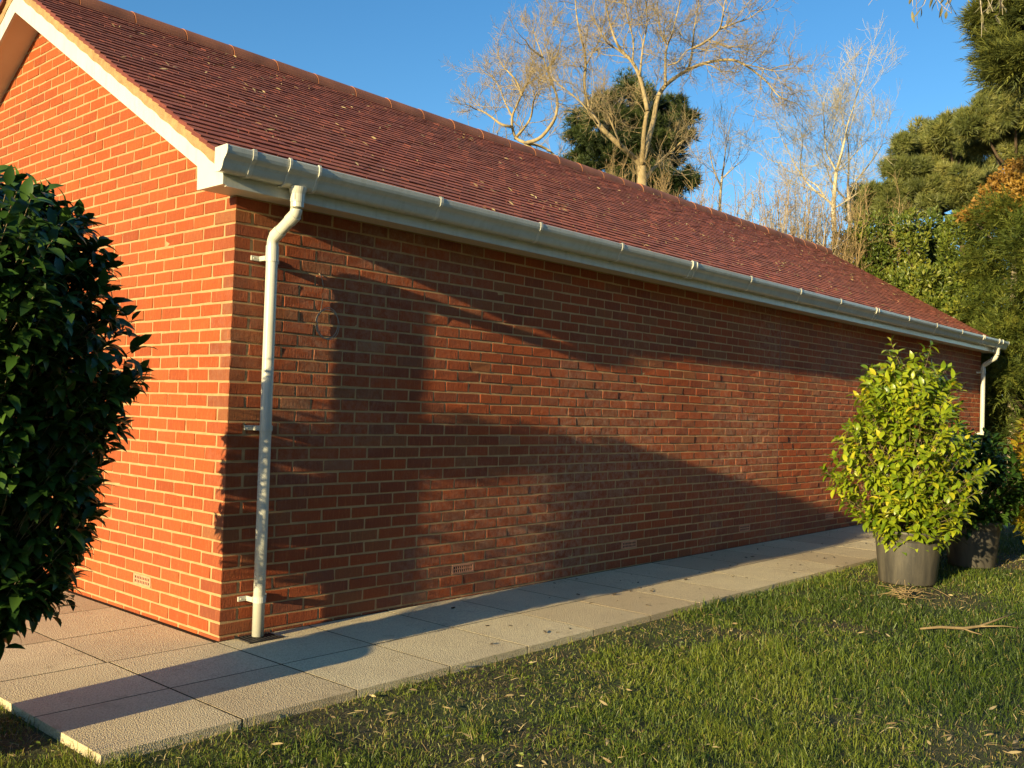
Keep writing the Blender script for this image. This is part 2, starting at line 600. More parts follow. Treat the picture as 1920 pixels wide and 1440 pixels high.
wall_top = lambda y: min(EAVE+0.06+0.0*y, 9) if y < 0 else tz(y)-0.20
e = 0.0015
poly = [(e, -0.4), (e, tz(0.0)-0.2), (AP, tz(AP)-0.2), (WY-e, tz(0.0)-0.2), (WY-e, -0.4)]
wl = MB().extrude(poly, 0, e, LX-e)
wall = wl.build("wall", M['mortar'], bld)
wall['label'] = "red brick wall with pale mortar"

CO = 0.075
bc, bh, face = [], [], []      # centres, half sizes, which face
VENTS = [1.8, 3.825, 5.85, 7.875, 9.9, 11.925]
JX = 6.645
top_course = 33
g_half = 0.0058
def add_brick(a0, a1, k, front, depth=0.055):
    z0 = k*CO+g_half-0.002; z1 = (k+1)*CO-g_half-0.002
    if front == 'long':
        bc.append(((a0+a1)/2, depth/2, (z0+z1)/2)); bh.append(((a1-a0)/2, depth/2, (z1-z0)/2)); face.append(0)
    else:
        bc.append((depth/2, (a0+a1)/2, (z0+z1)/2)); bh.append((depth/2, (a1-a0)/2, (z1-z0)/2)); face.append(1)
for k in range(-2, top_course):
    odd = (k % 2 == 0)          # course 1, 3, 5 ...: stretchers from the corner on the long wall
    # corner brick
    z0 = k*CO+g_half-0.002; z1 = (k+1)*CO-g_half-0.002
    if odd:
        bc.append((0.1098, 0.0512, (z0+z1)/2)); bh.append((0.1098, 0.0512, (z1-z0)/2)); face.append(2)
        x = 0.2245
    else:
        bc.append((0.0512, 0.1098, (z0+z1)/2)); bh.append((0.0512, 0.1098, (z1-z0)/2)); face.append(2)
        x = 0.1120
    start = x
    shifted = False
    while x < LX-0.02:
        x1 = x+0.225
        if k >= 3 and not shifted and x1 > JX-0.03:
            if JX-0.006-x > 0.03:
                add_brick(x+g_half, JX-0.007, k, 'long')
            x = JX+0.004 if odd else JX+0.004-0.1125
            shifted = True
            if not odd:
                add_brick(JX+0.007, x+0.225-g_half, k, 'long'); x += 0.225
            continue
        a1 = min(x1-g_half, LX)
        vent = (k == 2) and any(abs(x-vx) < 0.06 for vx in VENTS)
        if not vent and a1-x-g_half > 0.03:
            add_brick(x+g_half+random.gauss(0, 0.0009), a1+random.gauss(0, 0.0009), k, 'long')
        x = x1
kk = -2
while True:
    zt = (kk+1)*CO
    if zt > tz(AP)-0.25: break
    odd = (kk % 2 == 0)
    # width of the gable at the top of this course
    if zt < tz(0)-0.22: y0, y1 = 0.0, WY
    else:
        yy = (zt-2.671+0.20)/SL-0.176
        y0, y1 = yy, WY-yy
    y = (0.1120 if odd else 0.2245)
    if y0 > 0: y = (0.1120 if odd else 0.2245)+0.225*math.floor((y0-(0.1120 if odd else 0.2245))/0.225)
    first = y0 > 0 or kk >= top_course
    if kk >= top_course and y0 == 0.0:
        add_brick(0.002, y-g_half, kk, 'gable')
    while y < y1:
        a0, a1 = max(y, y0-0.10)+g_half, min(y+0.225, y1+0.10)-g_half
        if not (kk == 2 and abs(y-0.787) < 0.06) and a1-a0 > 0.04:
            add_brick(a0+random.gauss(0, .0009), a1+random.gauss(0, .0009), kk, 'gable')
        y += 0.225
    kk += 1
bc = np.array(bc); bh = np.array(bh); face = np.array(face)
# bricks whose outer end would poke through the roof: trim those above the rake by skipping
rake = np.array([tz(y)-0.10 for y in bc[:, 1]])
keep = ~((face == 1) & (bc[:, 2]+bh[:, 2] > rake))
bc, bh, face = bc[keep], bh[keep], face[keep]
n = len(bc)
# every face sits a fraction of a millimetre to a few millimetres proud of the mortar
off = 0.0014+np.abs(RNG.normal(0, 0.0008, n))
out = RNG.random(n) < 0.03
off[out] += RNG.uniform(0.001, 0.003, out.sum())
bc[:, 1] -= np.where(face != 1, off, 0)
bc[:, 0] -= np.where(face >= 1, off, 0)
Rb = small_rot(n, 0.003, 0.003, 0.0030)
Vb, fl, tt = chamfer(bc, bh, 0.0034, Rb, 0.0012)
rv = RNG.beta(2.2, 2.0, n)
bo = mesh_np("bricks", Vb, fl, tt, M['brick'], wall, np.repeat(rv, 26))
ba = bo.data.attributes.new('tint_shade', 'FLOAT', 'FACE')
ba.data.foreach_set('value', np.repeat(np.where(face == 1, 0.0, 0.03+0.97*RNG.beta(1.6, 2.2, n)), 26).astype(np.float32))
MB().box(JX-0.0075, JX+0.0075, -0.0005, 0.01, 0.22, EAVE+0.01).build("movement_joint", M['seal'], wall)

# air bricks
def air_brick(front, a0):
    m = MB()
    z0, z1 = 2*CO+0.0025, 3*CO-0.0065
    a0 += 0.004; a1 = a0+0.217
    def bx(p0, p1, q0, q1, d0, d1):
        if front == 'long': m.cbox(p0, p1, d0, d1, q0, q1, 0.001)
        else: m.cbox(d0, d1, p0, p1, q0, q1, 0.001)
    d0, d1 = -0.003, 0.03
    bx(a0, a1, z0, z0+0.013, d0, d1); bx(a0, a1, z1-0.013, z1, d0, d1)
    zm = (z0+z1)/2
    bx(a0, a1, zm-0.004, zm+0.004, d0+0.001, d1)
    nslot = 9
    wd = (a1-a0-0.03)/nslot
    bx(a0, a0+0.017, z0+0.001, z1-0.001, d0+0.0005, d1); bx(a1-0.017, a1, z0+0.001, z1-0.001, d0+0.0005, d1)
    for i in range(1, nslot):
        c = a0+0.015+i*wd
        bx(c-0.0045, c+0.0045, z0+0.001, z1-0.001, d0+0.0015, d1)
    o = m.build("air_brick", M['airb'], wall)
    b = MB()
    if front == 'long': b.box(a0+0.002, a1-0.002, -0.0003, 0.0004, z0+0.002, z1-0.002)
    else: b.box(-0.0003, 0.0004, a0+0.002, a1-0.002, z0+0.002, z1-0.002)
    b.build("air_brick_slot", M['dark'], wall)
for vx in VENTS: air_brick('long', vx)
air_brick('gable', 0.787)

# ---- roof
def tile_slope(sgn):
    th = math.atan(SL)
    gauge, tw, TL, tk = 0.0915, 0.165, 0.185, 0.0155
    run = (AP+0.268)/math.cos(th)
    nc = int(run/gauge)+1
    C, Hh, R = [], [], []
    tilt = math.atan2(tk*1.05, gauge)*0.55
    a = th-tilt
    e1 = np.array([1, 0, 0.]); e2 = np.array([0, math.cos(a), math.sin(a)]); e3 = np.array([0, -math.sin(a), math.cos(a)])
    for c in range(nc):
        s = c*gauge
        y = -0.268+s*math.cos(th); z = tz(-0.268)+s*math.sin(th)
        x = -0.254+(0 if c % 2 else -tw/2)
        while x < LX+0.246:
            x0, x1 = max(x, -0.254+random.uniform(-.004, .004)), min(x+tw, LX+0.254)
            if x1-x0 > 0.02:
                tl = min(TL, max(0.06, run-s-0.03))
                o = np.array([(x0+x1)/2, y, z])+e2*tl/2-e3*tk/2+e3*random.gauss(0, 0.0011)+e2*random.gauss(0, 0.0015)
                C.append(o); Hh.append(((x1-x0)/2-0.0014, tl/2, tk/2))
            x += tw
    C = np.array(C); Hh = np.array(Hh)
    B = np.stack([e1, e2, e3], 1)
    R = np.einsum('ij,njk->nik', B, small_rot(len(C), 0.003, 0.003, 0.002))
    Vt, fl, tt = chamfer(C, Hh, 0.0018, R)
    if sgn < 0: Vt[:, 1] = WY-Vt[:, 1]
    return Vt, fl, tt, np.repeat(RNG.random(len(C)), 26)
Va, fa, ta, ra = tile_slope(1)
Vb2, fb, tb, rb = tile_slope(-1)
# the sheet of felt and battens under the tiles carries the roof object
rp = [(-0.24, tz(-0.24)-0.055), (AP, tz(AP)-0.05), (WY+0.24, tz(-0.24)-0.055), (WY+0.24, tz(-0.24)-0.072), (AP, tz(AP)-0.075), (-0.24, tz(-0.24)-0.072)]
roof = mesh_np("roof", np.concatenate([Va, Vb2]), np.concatenate([fa, fb+len(Va)]), np.concatenate([ta, tb]), M['tile'], bld, np.concatenate([ra, rb]))
MB().extrude(rp, 0, -0.198, LX+0.198).build("roof_underlay", M['dark'], roof)

# ridge
rg = MB()
RR, RZ = 0.128, 4.308
k = 14
L = 0.447
x = -0.25
while x < LX+0.25-0.05:
    x1 = min(x+L, LX+0.25)
    dz = random.gauss(0, 0.002)
    for (r0, r1, sg) in ((RR, RR-0.014, 1),):
        ang = [math.radians(-8+196*i/k) for i in range(k+1)]
        ringA = [(x+0.004, AP+r0*math.cos(t), RZ+dz+r0*math.sin(t)) for t in ang]
        ringB = [(x1-0.004, AP+(r0-0.004)*math.cos(t), RZ+dz+(r0-0.004)*math.sin(t)) for t in ang]
        inA = [(x+0.004, AP+r1*math.cos(t), RZ+dz+r1*math.sin(t)) for t in ang]
        inB = [(x1-0.004, AP+(r1-0.004)*math.cos(t), RZ+dz+(r1-0.004)*math.sin(t)) for t in ang]
        m_ = k+1
        F = []
        for i in range(k):
            F += [(i, i+1, m_+i+1, m_+i), (2*m_+i, 3*m_+i, 3*m_+i+1, 2*m_+i+1), (i, 2*m_+i, 2*m_+i+1, i+1), (m_+i, m_+i+1, 3*m_+i+1, 3*m_+i)]
        rg.add(ringA+ringB+inA+inB, F)
    x = x1
ridge = rg.build("ridge", M['ridge'], roof)
MB().extrude([(AP-0.112, RZ-0.02), (AP-0.112, RZ+0.02), (AP, RZ+0.108), (AP+0.112, RZ+0.02), (AP+0.112, RZ-0.02)], 0, -0.2, LX+0.2).build("ridge_bedding", M['dark'], roof)  # bedding coloured dark to stand in for shade in the ridge tile joints

# verges, bargeboards, soffits
def verge(x_out, x_in, nm):
    for s in (1, -1):
        Y = (lambda y: y) if s == 1 else (lambda y: WY-y)
        # mortar bedding under the tile ends, roughened
        m = MB()
        ysv = np.linspace(-0.235, AP, 60)
        up, lo = [], []
        for i, y in enumerate(ysv):
            up.append((Y(y), tz(y)-0.021)); lo.append((Y(y), tz(y)-0.106+0.005*math.sin(i*1.7)))
        V = []
        for (a, b), (c, d) in zip(up, lo):
            j = random.uniform(-0.004, 0.004)
            V += [(x_out+j, a, b), (x_out+j*0.5, c, d), (x_in, a, b), (x_in, c, d)]
        F = []
        for i in range(59):
            o = 4*i
            F += [(o, o+4, o+5, o+1), (o+1, o+5, o+7, o+3), (o, o+2, o+6, o+4), (o+2, o+3, o+7, o+6)]
        m.add(V, F)
        m.build("verge_mortar", M['bed'], roof)
ov = 0.22
verge(-0.226, -0.20, 'a')
verge(LX+0.226, LX+0.20, 'b')
def barge(xa, xb):
    for s in (1, -1):
        Y = (lambda y: y) if s == 1 else (lambda y: WY-y)
        P = [(-0.2205, EAVE-0.008), (0.042, EAVE-0.008), (0.048, 2.600), (AP, 4.146), (AP, tz(AP)-0.104), (0.6, tz(0.6)-0.104), (0.2, tz(0.2)-0.100), (-0.02, tz(-0.02)-0.080), (-0.2205, tz(-0.2205)-0.060)]
        MB().extrude([(Y(y), z) for y, z in P], 0, xa, xb).build("bargeboard", M['pvc'], bld)
barge(-ov, -ov+0.02)
barge(LX+ov-0.02, LX+ov)
sf = MB()
for (xa, xb) in ((-0.1995, -0.001), (LX+0.001, LX+0.1995)):
    for s in (1, -1):
        Y = (lambda y: y) if s == 1 else (lambda y: WY-y)
        P = [(0.06, 2.625), (AP, 4.160), (AP, 4.172), (0.06, 2.637)]
        sf.extrude([(Y(y), z) for y, z in P], 0, xa, xb)
        P = [(-0.2, EAVE), (0.041, EAVE), (0.041, EAVE+0.01), (-0.2, EAVE+0.01)]
        sf.extrude([(Y(y), z) for y, z in P], 0, xa, xb)
        P = [(0.041, EAVE), (0.051, EAVE), (0.062, 2.62), (0.052, 2.62)]
        sf.extrude([(Y(y), z) for y, z in P], 0, xa, xb)
for s in (1, -1):
    a, b = (-0.2, -0.0015) if s == 1 else (WY+0.0015, WY+0.2)
    sf.box(-0.0005, LX+0.0005, a, b, EAVE, EAVE+0.01)
sf.build("soffit", M['soffit'], bld)
fs = MB()
fs.box(-0.199, LX+0.199, -0.2205, -0.2025, EAVE-0.016, 2.625)
fs.box(-0.199, LX+0.199, WY+0.2025, WY+0.2205, EAVE-0.016, 2.625)
fascia = fs.build("fascia", M['pvc'], bld)

# gutter: ogee section
prof = [(-0.2235, 2.650), (-0.2235, 2.530), (-0.230, 2.522), (-0.268, 2.520), (-0.282, 2.524), (-0.292, 2.533), (-0.299, 2.548), (-0.305, 2.566),
        (-0.314, 2.582), (-0.327, 2.594), (-0.337, 2.606), (-0.341, 2.622), (-0.341, 2.645), (-0.337, 2.651), (-0.330, 2.651)]
def offset(pf, d):
    P = np.array(pf); T = np.gradient(P, axis=0); T /= np.linalg.norm(T, axis=1, keepdims=True)
    Nn = np.stack([T[:, 1], -T[:, 0]], 1)
    return P+Nn*d
inner = offset(prof, -0.003)
outer = [tuple(p) for p in prof]
sec = outer+[tuple(p) for p in inner[::-1]]
cen = np.mean(np.array(prof), 0)
if np.linalg.norm(inner[6]-cen) > np.linalg.norm(np.array(prof[6])-cen):
    sec = outer+[tuple(p) for p in offset(prof, 0.003)[::-1]]
    SGN = -1
else:
    SGN = 1
GX0, GX1 = -0.268, LX+0.27
gm = MB().extrude(sec, 0, GX0, GX1)
gutter = gm.build("gutter", M['gut'], bld)
def collar(xc, wd, d=0.0045, nm="gutter_bracket", back=True):
    o2 = [tuple(p) for p in offset(prof, SGN*d)]
    i2 = [tuple(p) for p in offset(prof, SGN*0.0008)]
    m = MB().extrude(o2+i2[::-1], 0, xc-wd/2, xc+wd/2)
    m.cbox(xc-wd/2, xc+wd/2, -0.343, -0.322, 2.647, 2.658, 0.002)
    m.cbox(xc-wd/2, xc+wd/2, -0.228, -0.2215, 2.45+0.06, 2.66, 0.001)
    return m
for xc in (-0.106, 1.271, 2.256, 3.254, 5.359, 6.416, 7.41, 9.493, 10.522, 11.58):
    collar(xc, 0.024).build("gutter_bracket", M['pvc'], gutter)
for xc in (4.331, 8.447, 12.589):
    m = collar(xc, 0.085, 0.0035)
    for q in (-0.034, 0.034):
        o2 = [tuple(p) for p in offset(prof, SGN*0.009)]; i2 = [tuple(p) for p in offset(prof, SGN*0.0036)]
        m.extrude(o2+i2[::-1], 0, xc+q-0.008, xc+q+0.008)
    m.build("gutter_union", M['pvc'], gutter)
def stop_end(x0, x1):
    m = MB().extrude([tuple(p) for p in offset(prof, SGN*0.002)], 0, x0, x1)
    m.build("gutter_stop_end", M['pvc'], gutter)
stop_end(GX0-0.006, GX0); stop_end(GX1, GX1+0.006)
PX = 0.198
PXR = LX-0.15
def outlet(xc, half=0.098):
    m = MB()
    o2 = [tuple(p) for p in offset(prof, SGN*0.004)]; i2 = [tuple(p) for p in offset(prof, SGN*0.0008)]
    m.extrude(o2+i2[::-1], 0, xc-half, xc+half)
    for q in (-half, half):
        o3 = [tuple(p) for p in offset(prof, SGN*0.010)]
        m.extrude(o3+[tuple(p) for p in offset(prof, SGN*0.0042)][::-1], 0, xc+q-0.008, xc+q+0.008)
    m.lathe([(0.052, 2.524), (0.048, 2.505), (0.041, 2.485), (0.0395, 2.44), (0.036, 2.44)], xc, -0.274, 24)
    for a in range(4):
        t = a*math.pi/2+0.6
        m.box(xc+0.04*math.cos(t)-0.003, xc+0.04*math.cos(t)+0.003, -0.274+0.04*math.sin(t)-0.003, -0.274+0.04*math.sin(t)+0.003, 2.45, 2.515)
    m.build("gutter_outlet", M['pvc'], gutter)
outlet(PX+0.02); outlet(PXR)

def downpipe(xc, xo, zbot):
    yo, yw = -0.274, -0.078
    pts = [(xo, yo, 2.475), (xo, yo, 2.425), (xo, yo+0.006, 2.405)]
    for t in np.linspace(0, 1, 8):
        a = t*math.radians(58)
        pts.append((xo, yo+0.006+0.05*(1-math.cos(a)), 2.405-0.05*math.sin(a)))
    e0 = np.array(pts[-1])
    e1 = np.array([xc, yw-0.035, 2.27])
    for t in np.linspace(0.15, 1, 5): pts.append(tuple(e0+(e1-e0)*t))
    for t in np.linspace(0.2, 1, 6):
        a = t*math.pi/2
        pts.append((xc, yw-0.035+0.035*math.sin(a), 2.27-0.045*(1-math.cos(a))-0.01*t))
    pts += [(xc, yw, 2.19), (xc, yw, 1.3), (xc, yw, 0.6), (xc, yw, zbot)]
    m = MB().tube(pts, 0.0335, 22)
    dp = m.build("downpipe", M['pvc'], bld, True)
    # sockets of the bends
    sk = MB()
    d = (e1-e0)/np.linalg.norm(e1-e0)
    for c, dv in ((np.array([xo, yo, 2.44]), np.array([0, 0, -1.])), (e0+d*0.01, d), (e1-d*0.012, d), (np.array([xc, yw, 2.18]), np.array([0, 0, -1.]))):
        sk.tube([c-dv*0.028, c+dv*0.028], 0.0372, 22)
    sk.build("pipe_socket", M['pvc'], dp, False)
    for zc in (2.135, 1.165, 0.195):
        c = MB().tube([(xc, yw, zc-0.017), (xc, yw, zc+0.017)], 0.0375, 22)
        for s in (-1, 1):
            c.cbox(xc+s*0.062-0.032, xc+s*0.062+0.032, -0.012, -0.002, zc-0.014, zc+0.014, 0.002)
            c.cbox(xc+s*0.036-0.006, xc+s*0.036+0.006, -0.07, -0.003, zc-0.014, zc+0.014, 0.002)
            c.tube([(xc+s*0.078, -0.018, zc), (xc+s*0.078, -0.010, zc)], 0.005, 8)
        c.build("pipe_clip", M['pvc'], dp)
        sj = MB().tube([(xc, yw, zc-0.023), (xc, yw, zc-0.0175)], 0.0348, 22)
    return dp
downpipe(PX, PX+0.02, gz(PX)+0.012)
downpipe(PXR, PXR, gz(PXR)+0.012)

# drain under the near pipe
dr = MB()
for i in range(9):
    dr.cbox(PX-0.10+i*0.025-0.005, PX-0.10+i*0.025+0.005, -0.165, -0.02, gz(0.2)+0.001, gz(0.2)+0.008, 0.001)
for y in (-0.165, -0.02):
    dr.cbox(PX-0.112, PX+0.112, y-0.006, y+0.006, gz(0.2)+0.0005, gz(0.2)+0.009, 0.001)
tag(dr.build("drain_grate", M['iron']), "small black drain grate in the paving at the foot of the downpipe", "drain")

# cable with a loose coil
cb = MB()
pts = [(0.585, -0.002, 2.105), (0.597, -0.012, 2.09), (0.612, -0.012, 2.03), (0.613, -0.010, 1.95), (0.600, -0.010, 1.86)]
for i in range(64):
    a = math.radians(150)+i*0.24
    rr = 0.083+0.006*math.sin(i*0.37)
    pts.append((0.652+rr*0.95*math.cos(a)+0.004*math.sin(i*.2), -0.012-0.0006*(i % 26), 1.803+rr*1.12*math.sin(a)))
cb.tube(pts, 0.0027, 6)
tag(cb.build("cable", M['cable'], None, True), "thin pale cable hanging on the brick wall and ending in a loose coil", "cable")


# ------------------------------------------------------------------ leaves and plants
def basis(d, nrm):
    """rows of orthonormal (right, forward=d, normal)"""
    d = d/np.linalg.norm(d, axis=1, keepdims=True)
    r = np.cross(d, nrm); r /= np.linalg.norm(r, axis=1, keepdims=True)+1e-9
    nn = np.cross(r, d)
    return r, d, nn


LEAF_V = np.array([(0, 0, 0), (-.17, .22, .05), (0, .24, .0), (.17, .22, .05), (-.24, .5, .06), (0, .52, .015), (.24, .5, .06),
                   (-.16, .78, .02), (0, .79, -.02), (.16, .78, .02), (0, 1.0, -.09)])
LEAF_F = [(0, 2, 1), (0, 3, 2), (1, 2, 5, 4), (2, 3, 6, 5), (4, 5, 8, 7), (5, 6, 9, 8), (7, 8, 10), (8, 9, 10)]


def leaves_mesh(P, D, Nn, L, W, droop=0.0, tv=LEAF_V, tf=LEAF_F):
    r, d, nn = basis(D, Nn)
    n = len(P)
    tv = np.tile(tv[None], (n, 1, 1))
    if np.ndim(droop) or droop:
        tv = tv.copy(); tv[:, :, 2] -= np.broadcast_to(droop, (n,))[:, None]*tv[:, :, 1]**2
    L = np.broadcast_to(L, (n,))[:, None, None]; W = np.broadcast_to(W, (n,))[:, None, None]
    V = P[:, None]+r[:, None]*tv[:, :, 0:1]*W+d[:, None]*tv[:, :, 1:2]*L+nn[:, None]*tv[:, :, 2:3]*L
    flat = np.array([i for f in tf for i in f]); tot = np.array([len(f) for f in tf])
    m = tv.shape[1]
    fl = (flat[None]+(np.arange(n)*m)[:, None]).ravel()
    return V.reshape(-1, 3), fl, np.tile(tot, n)


def unit(v):
    return v/(np.linalg.norm(v, axis=-1, keepdims=True)+1e-9)


def shrub_shoots(cx, cy, z0, prof, n, rng, lump=0.18, seed_amp=None):
    """shoot tips over a lumpy solid of revolution; prof is [(height, radius)]"""
    hs = np.array([p[0] for p in prof]); rs = np.array([p[1] for p in prof])
    ox = np.array([p[2] if len(p) > 2 else 0 for p in prof]); oy = np.array([p[3] if len(p) > 2 else 0 for p in prof])
    ph = rng.uniform(0, 6.28, 6)
    tips = []
    while len(tips) < n:
        h = rng.uniform(hs[0], hs[-1]); R = np.interp(h, hs, rs)
        if rng.random() > (R+0.08)/(rs.max()+0.08): continue
        a = rng.uniform(0, 2*math.pi)
        lum = 1+lump*(0.5*math.sin(3*a+ph[0]+2.2*h)+0.5*math.sin(5*a+ph[1]-3.1*h)+0.45*math.sin(2*a+7*h+ph[2]))
        q = 1-0.62*rng.random()**2.2
        tips.append((cx+np.interp(h, hs, ox)+R*lum*q*math.cos(a), cy+np.interp(h, hs, oy)+R*lum*q*math.sin(a), z0+h, a, q))
    return np.array(tips)


def make_shrub(nm, label, cat, cx, cy, z0, prof, n, ll, mat, pot, seed, per=11, group=None, lump=0.18, reject=None, leaf_reject=None, rb=(2, 2), upright=0.6, potpart=True, droopy=0.25, tops=None):
    rng = np.random.default_rng(seed)
    root = thing(nm, label, cat, (cx, cy, z0), group)
    if pot:
        r0, r1, hp = pot            # base radius, rim radius, height
        pm = MB()
        rib = lambda a, z: 0.006*(1 if math.sin(9*a) > 0.35 else 0)
        pm.lathe([(0.0, z0-0.01), (r0*0.97, z0-0.01), (r0, z0), (r0+(r1-r0)*0.78, z0+hp*0.80)], cx, cy, 72, 0.5, rib)
        pm.lathe([(r0+(r1-r0)*0.78, z0+hp*0.80), (r1*0.985, z0+hp*0.82), (r1*0.995, z0+hp*0.93), (r1*1.03, z0+hp*0.94), (r1*1.035, z0+hp*0.995), (r1*1.01, z0+hp), (r1*0.96, z0+hp*0.99), (r1*0.94, z0+hp*0.86)], cx, cy, 72)
        p = pm.build("pot", M['pot'], root, True)
        MB().lathe([(0.0, z0+hp*0.88), (r1*0.5, z0+hp*0.89), (r1*0.94, z0+hp*0.865)], cx, cy, 40).build("compost", M['debris'], p)
        zs = z0+hp*0.85
    else:
        zs = z0
    T = shrub_shoots(cx, cy, z0, prof, n, rng, lump)
    if tops is not None:
        T = np.concatenate([T, np.array([(cx+a, cy+b, z0+h, math.atan2(b, a), 0.9) for a, b, h in tops])])
    if reject is not None:
        T = T[~reject(T)]
    # stems
    st = MB()
    nst = 6
    hmax = prof[-1][0]
    for i in range(nst):
        a = rng.uniform(0, 6.28); rr = 0.35*max(p[1] for p in prof)*rng.random()
        base = np.array([cx+0.05*math.cos(a), cy+0.05*math.sin(a), zs])
        top = np.array([cx+rr*math.cos(a), cy+rr*math.sin(a), z0+hmax*rng.uniform(0.7, 0.95)])
        t = np.linspace(0, 1, 8)[:, None]
        pp = base*(1-t)+top*t+np.sin(t*math.pi)*rng.normal(0, 0.04, (1, 3))
        st.tube(pp, np.linspace(0.014, 0.004, 8), 6)
    sh_dir = []
    for (x, y, z, a, q) in T:
        lean = [np.interp(z-z0, [p[0] for p in prof], [p[i_] if len(p) > 2 else 0 for p in prof])*0.9 for i_ in (2, 3)] if len(prof[0]) > 2 else (0, 0)
        ax = np.array([cx+lean[0], cy+lean[1], max(zs+0.12, z-0.28-0.3*rng.random())])
        tip = np.array([x, y, z])
        # branch from near the axis out to the tip
        t = np.linspace(0, 1, 5)[:, None]
        b0 = ax+(tip-ax)*0.15*rng.random()
        pp = b0*(1-t)+tip*t
        pp[:, 2] -= 0.05*np.sin(t[:, 0]*math.pi)
        st.tube(pp, np.linspace(0.0034, 0.0014, 5), 4, False)
        dv = unit(np.array([math.cos(a), math.sin(a), 0])*(1-upright)*1.3*(0.4+q*0.6)+np.array([0, 0, upright])+rng.normal(0, 0.22, 3))
        sh_dir.append(dv)
    st.build("stem", M['stem'], root, True)
    P, D, Nn, LL, RV = [], [], [], [], []
    for (x, y, z, a, q), dv in zip(T, sh_dir):
        tip = np.array([x, y, z])
        side = unit(np.cross(dv, rng.normal(0, 1, 3)))
        oth = np.cross(dv, side)
        ln = ll*rng.uniform(1.6, 2.6)
        shade = rng.normal(0, 0.10)
        for i in range(per):
            t = i/(per-1)
            ang = i*2.4
            rad = math.cos(ang)*side+math.sin(ang)*oth
            p = tip-dv*ln*(1-t)
            el = 0.15+0.9*t+rng.normal(0, 0.2)
            dl = unit(rad*math.cos(el)+dv*math.sin(el)+np.array([0, 0, -0.18])+rng.normal(0, 0.16, 3))
            P.append(p); D.append(dl)
            nn = dv*0.8+np.array([0, 0, 0.7])-dl*0.2+rng.normal(0, 0.25, 3)
            Nn.append(nn)
            LL.append(ll*(0.70+0.45*math.sin(0.4+2.2*t))*rng.uniform(0.8, 1.15))
            RV.append(np.clip(rng.beta(*rb)+0.22*(t-0.5)+shade, 0, 1))
    P, D, Nn, LL = map(np.array, (P, D, Nn, LL))
    RV = np.array(RV)
    if leaf_reject is not None:
        kp = ~leaf_reject(P+D*LL[:, None]*0.5)
        P, D, Nn, LL, RV = P[kp], D[kp], Nn[kp], LL[kp], RV[kp]
    V, fl, tt = leaves_mesh(P, D, Nn, LL, LL*1.0, rng.uniform(0.0, droopy*2, len(P)))
    mesh_np("foliage", V, fl, tt, mat, root, np.repeat(RV, len(LEAF_F)), True)
    return root


def gap(T, x0, x1, z0, z1):
    # a thin spot in the far side of the crown where the sun comes through on to the foot of the wall
    t = -T[:, 1]/math.tan(SUN_AZ)
    X = T[:, 0]+t; Z = T[:, 2]-t*math.tan(SUN_EL)/math.cos(SUN_AZ)
    return (T[:, 1] < -0.02) & (X > x0) & (X < x1) & (Z > z0) & (Z < z1)


lit_gap = lambda T: gap(T, 1.6, 2.8, -0.5, 0.9)
leaf_gap = lambda T: gap(T, 1.35, 3.0, -0.5, 0.86)

make_shrub("potted_shrub", "dark glossy evergreen shrub with large leaves, in front of the sunlit gable wall", "shrub",
           -1.78, -0.68, lz(-1.7), [(0.46, 0.20, 0.30, 0.10), (0.56, 0.28, 0.34, 0.13), (0.72, 0.33, 0.37, 0.15), (0.94, 0.41, 0.36, 0.13), (1.26, 0.48, 0.31, 0.07), (1.46, 0.53, 0.27, 0.02),
                                    (1.66, 0.54, 0.20, -0.05), (1.84, 0.51, 0.12, -0.07), (1.96, 0.49, 0.18, -0.09), (2.08, 0.43, 0.17, -0.10), (2.16, 0.33, 0.15, -0.10), (2.22, 0.18, 0.12, -0.08)],
           1250, 0.080, M['camellia'], (0.235, 0.29, 0.46), 11, group="potted evergreen shrubs", reject=lit_gap, per=12, upright=0.5, lump=0.14, leaf_reject=leaf_gap)
make_shrub("potted_shrub", "bright yellow-green leafy shrub in a big black plastic pot on the lawn beside the path", "shrub",
           5.32, -1.86, lz(5.3)+0.01, [(0.36, 0.24, -.03, 0), (0.50, 0.38, -.03, 0), (0.80, 0.49, -.04, 0.02), (1.05, 0.50, -.05, .03), (1.3, 0.47, -.04, .02), (1.5, 0.43, -.02, 0), (1.68, 0.36, -.02, 0), (1.80, 0.25, 0, 0)],
           640, 0.078, M['bright'], (0.225, 0.268, 0.43), 5, group="potted evergreen shrubs", per=11, upright=0.55, lump=0.34, tops=[(-.16, .12, 2.0), (-.14, .14, 1.92), (.16, -.1, 1.98), (.18, -.06, 1.9), (.05, .02, 1.88), (-.3, .25, 1.55), (-.42, .3, 1.2), (.3, -.3, 1.5), (-.18, .1, 1.82), (.14, -.12, 1.8)])
make_shrub("potted_shrub", "shaded dark shrub in a black pot directly behind the bright yellow-green one", "shrub",
           6.72, -1.95, lz(6.7)+0.01, [(0.40, 0.22), (0.6, 0.38), (0.85, 0.44), (1.05, 0.36), (1.25, 0.14)],
           260, 0.09, M['camellia'], (0.2, 0.25, 0.42), 21, group="potted evergreen shrubs", per=10)
make_shrub("potted_shrub", "potted shrub with yellow and red tinged leaves at the right edge of the photo", "shrub",
           7.28, -2.56, lz(7.3)+0.01, [(0.36, 0.34), (0.6, 0.50), (0.9, 0.54), (1.2, 0.46), (1.42, 0.30), (1.6, 0.1)],
           420, 0.095, M['autumn'], (0.22, 0.28, 0.45), 33, group="potted evergreen shrubs", per=10)


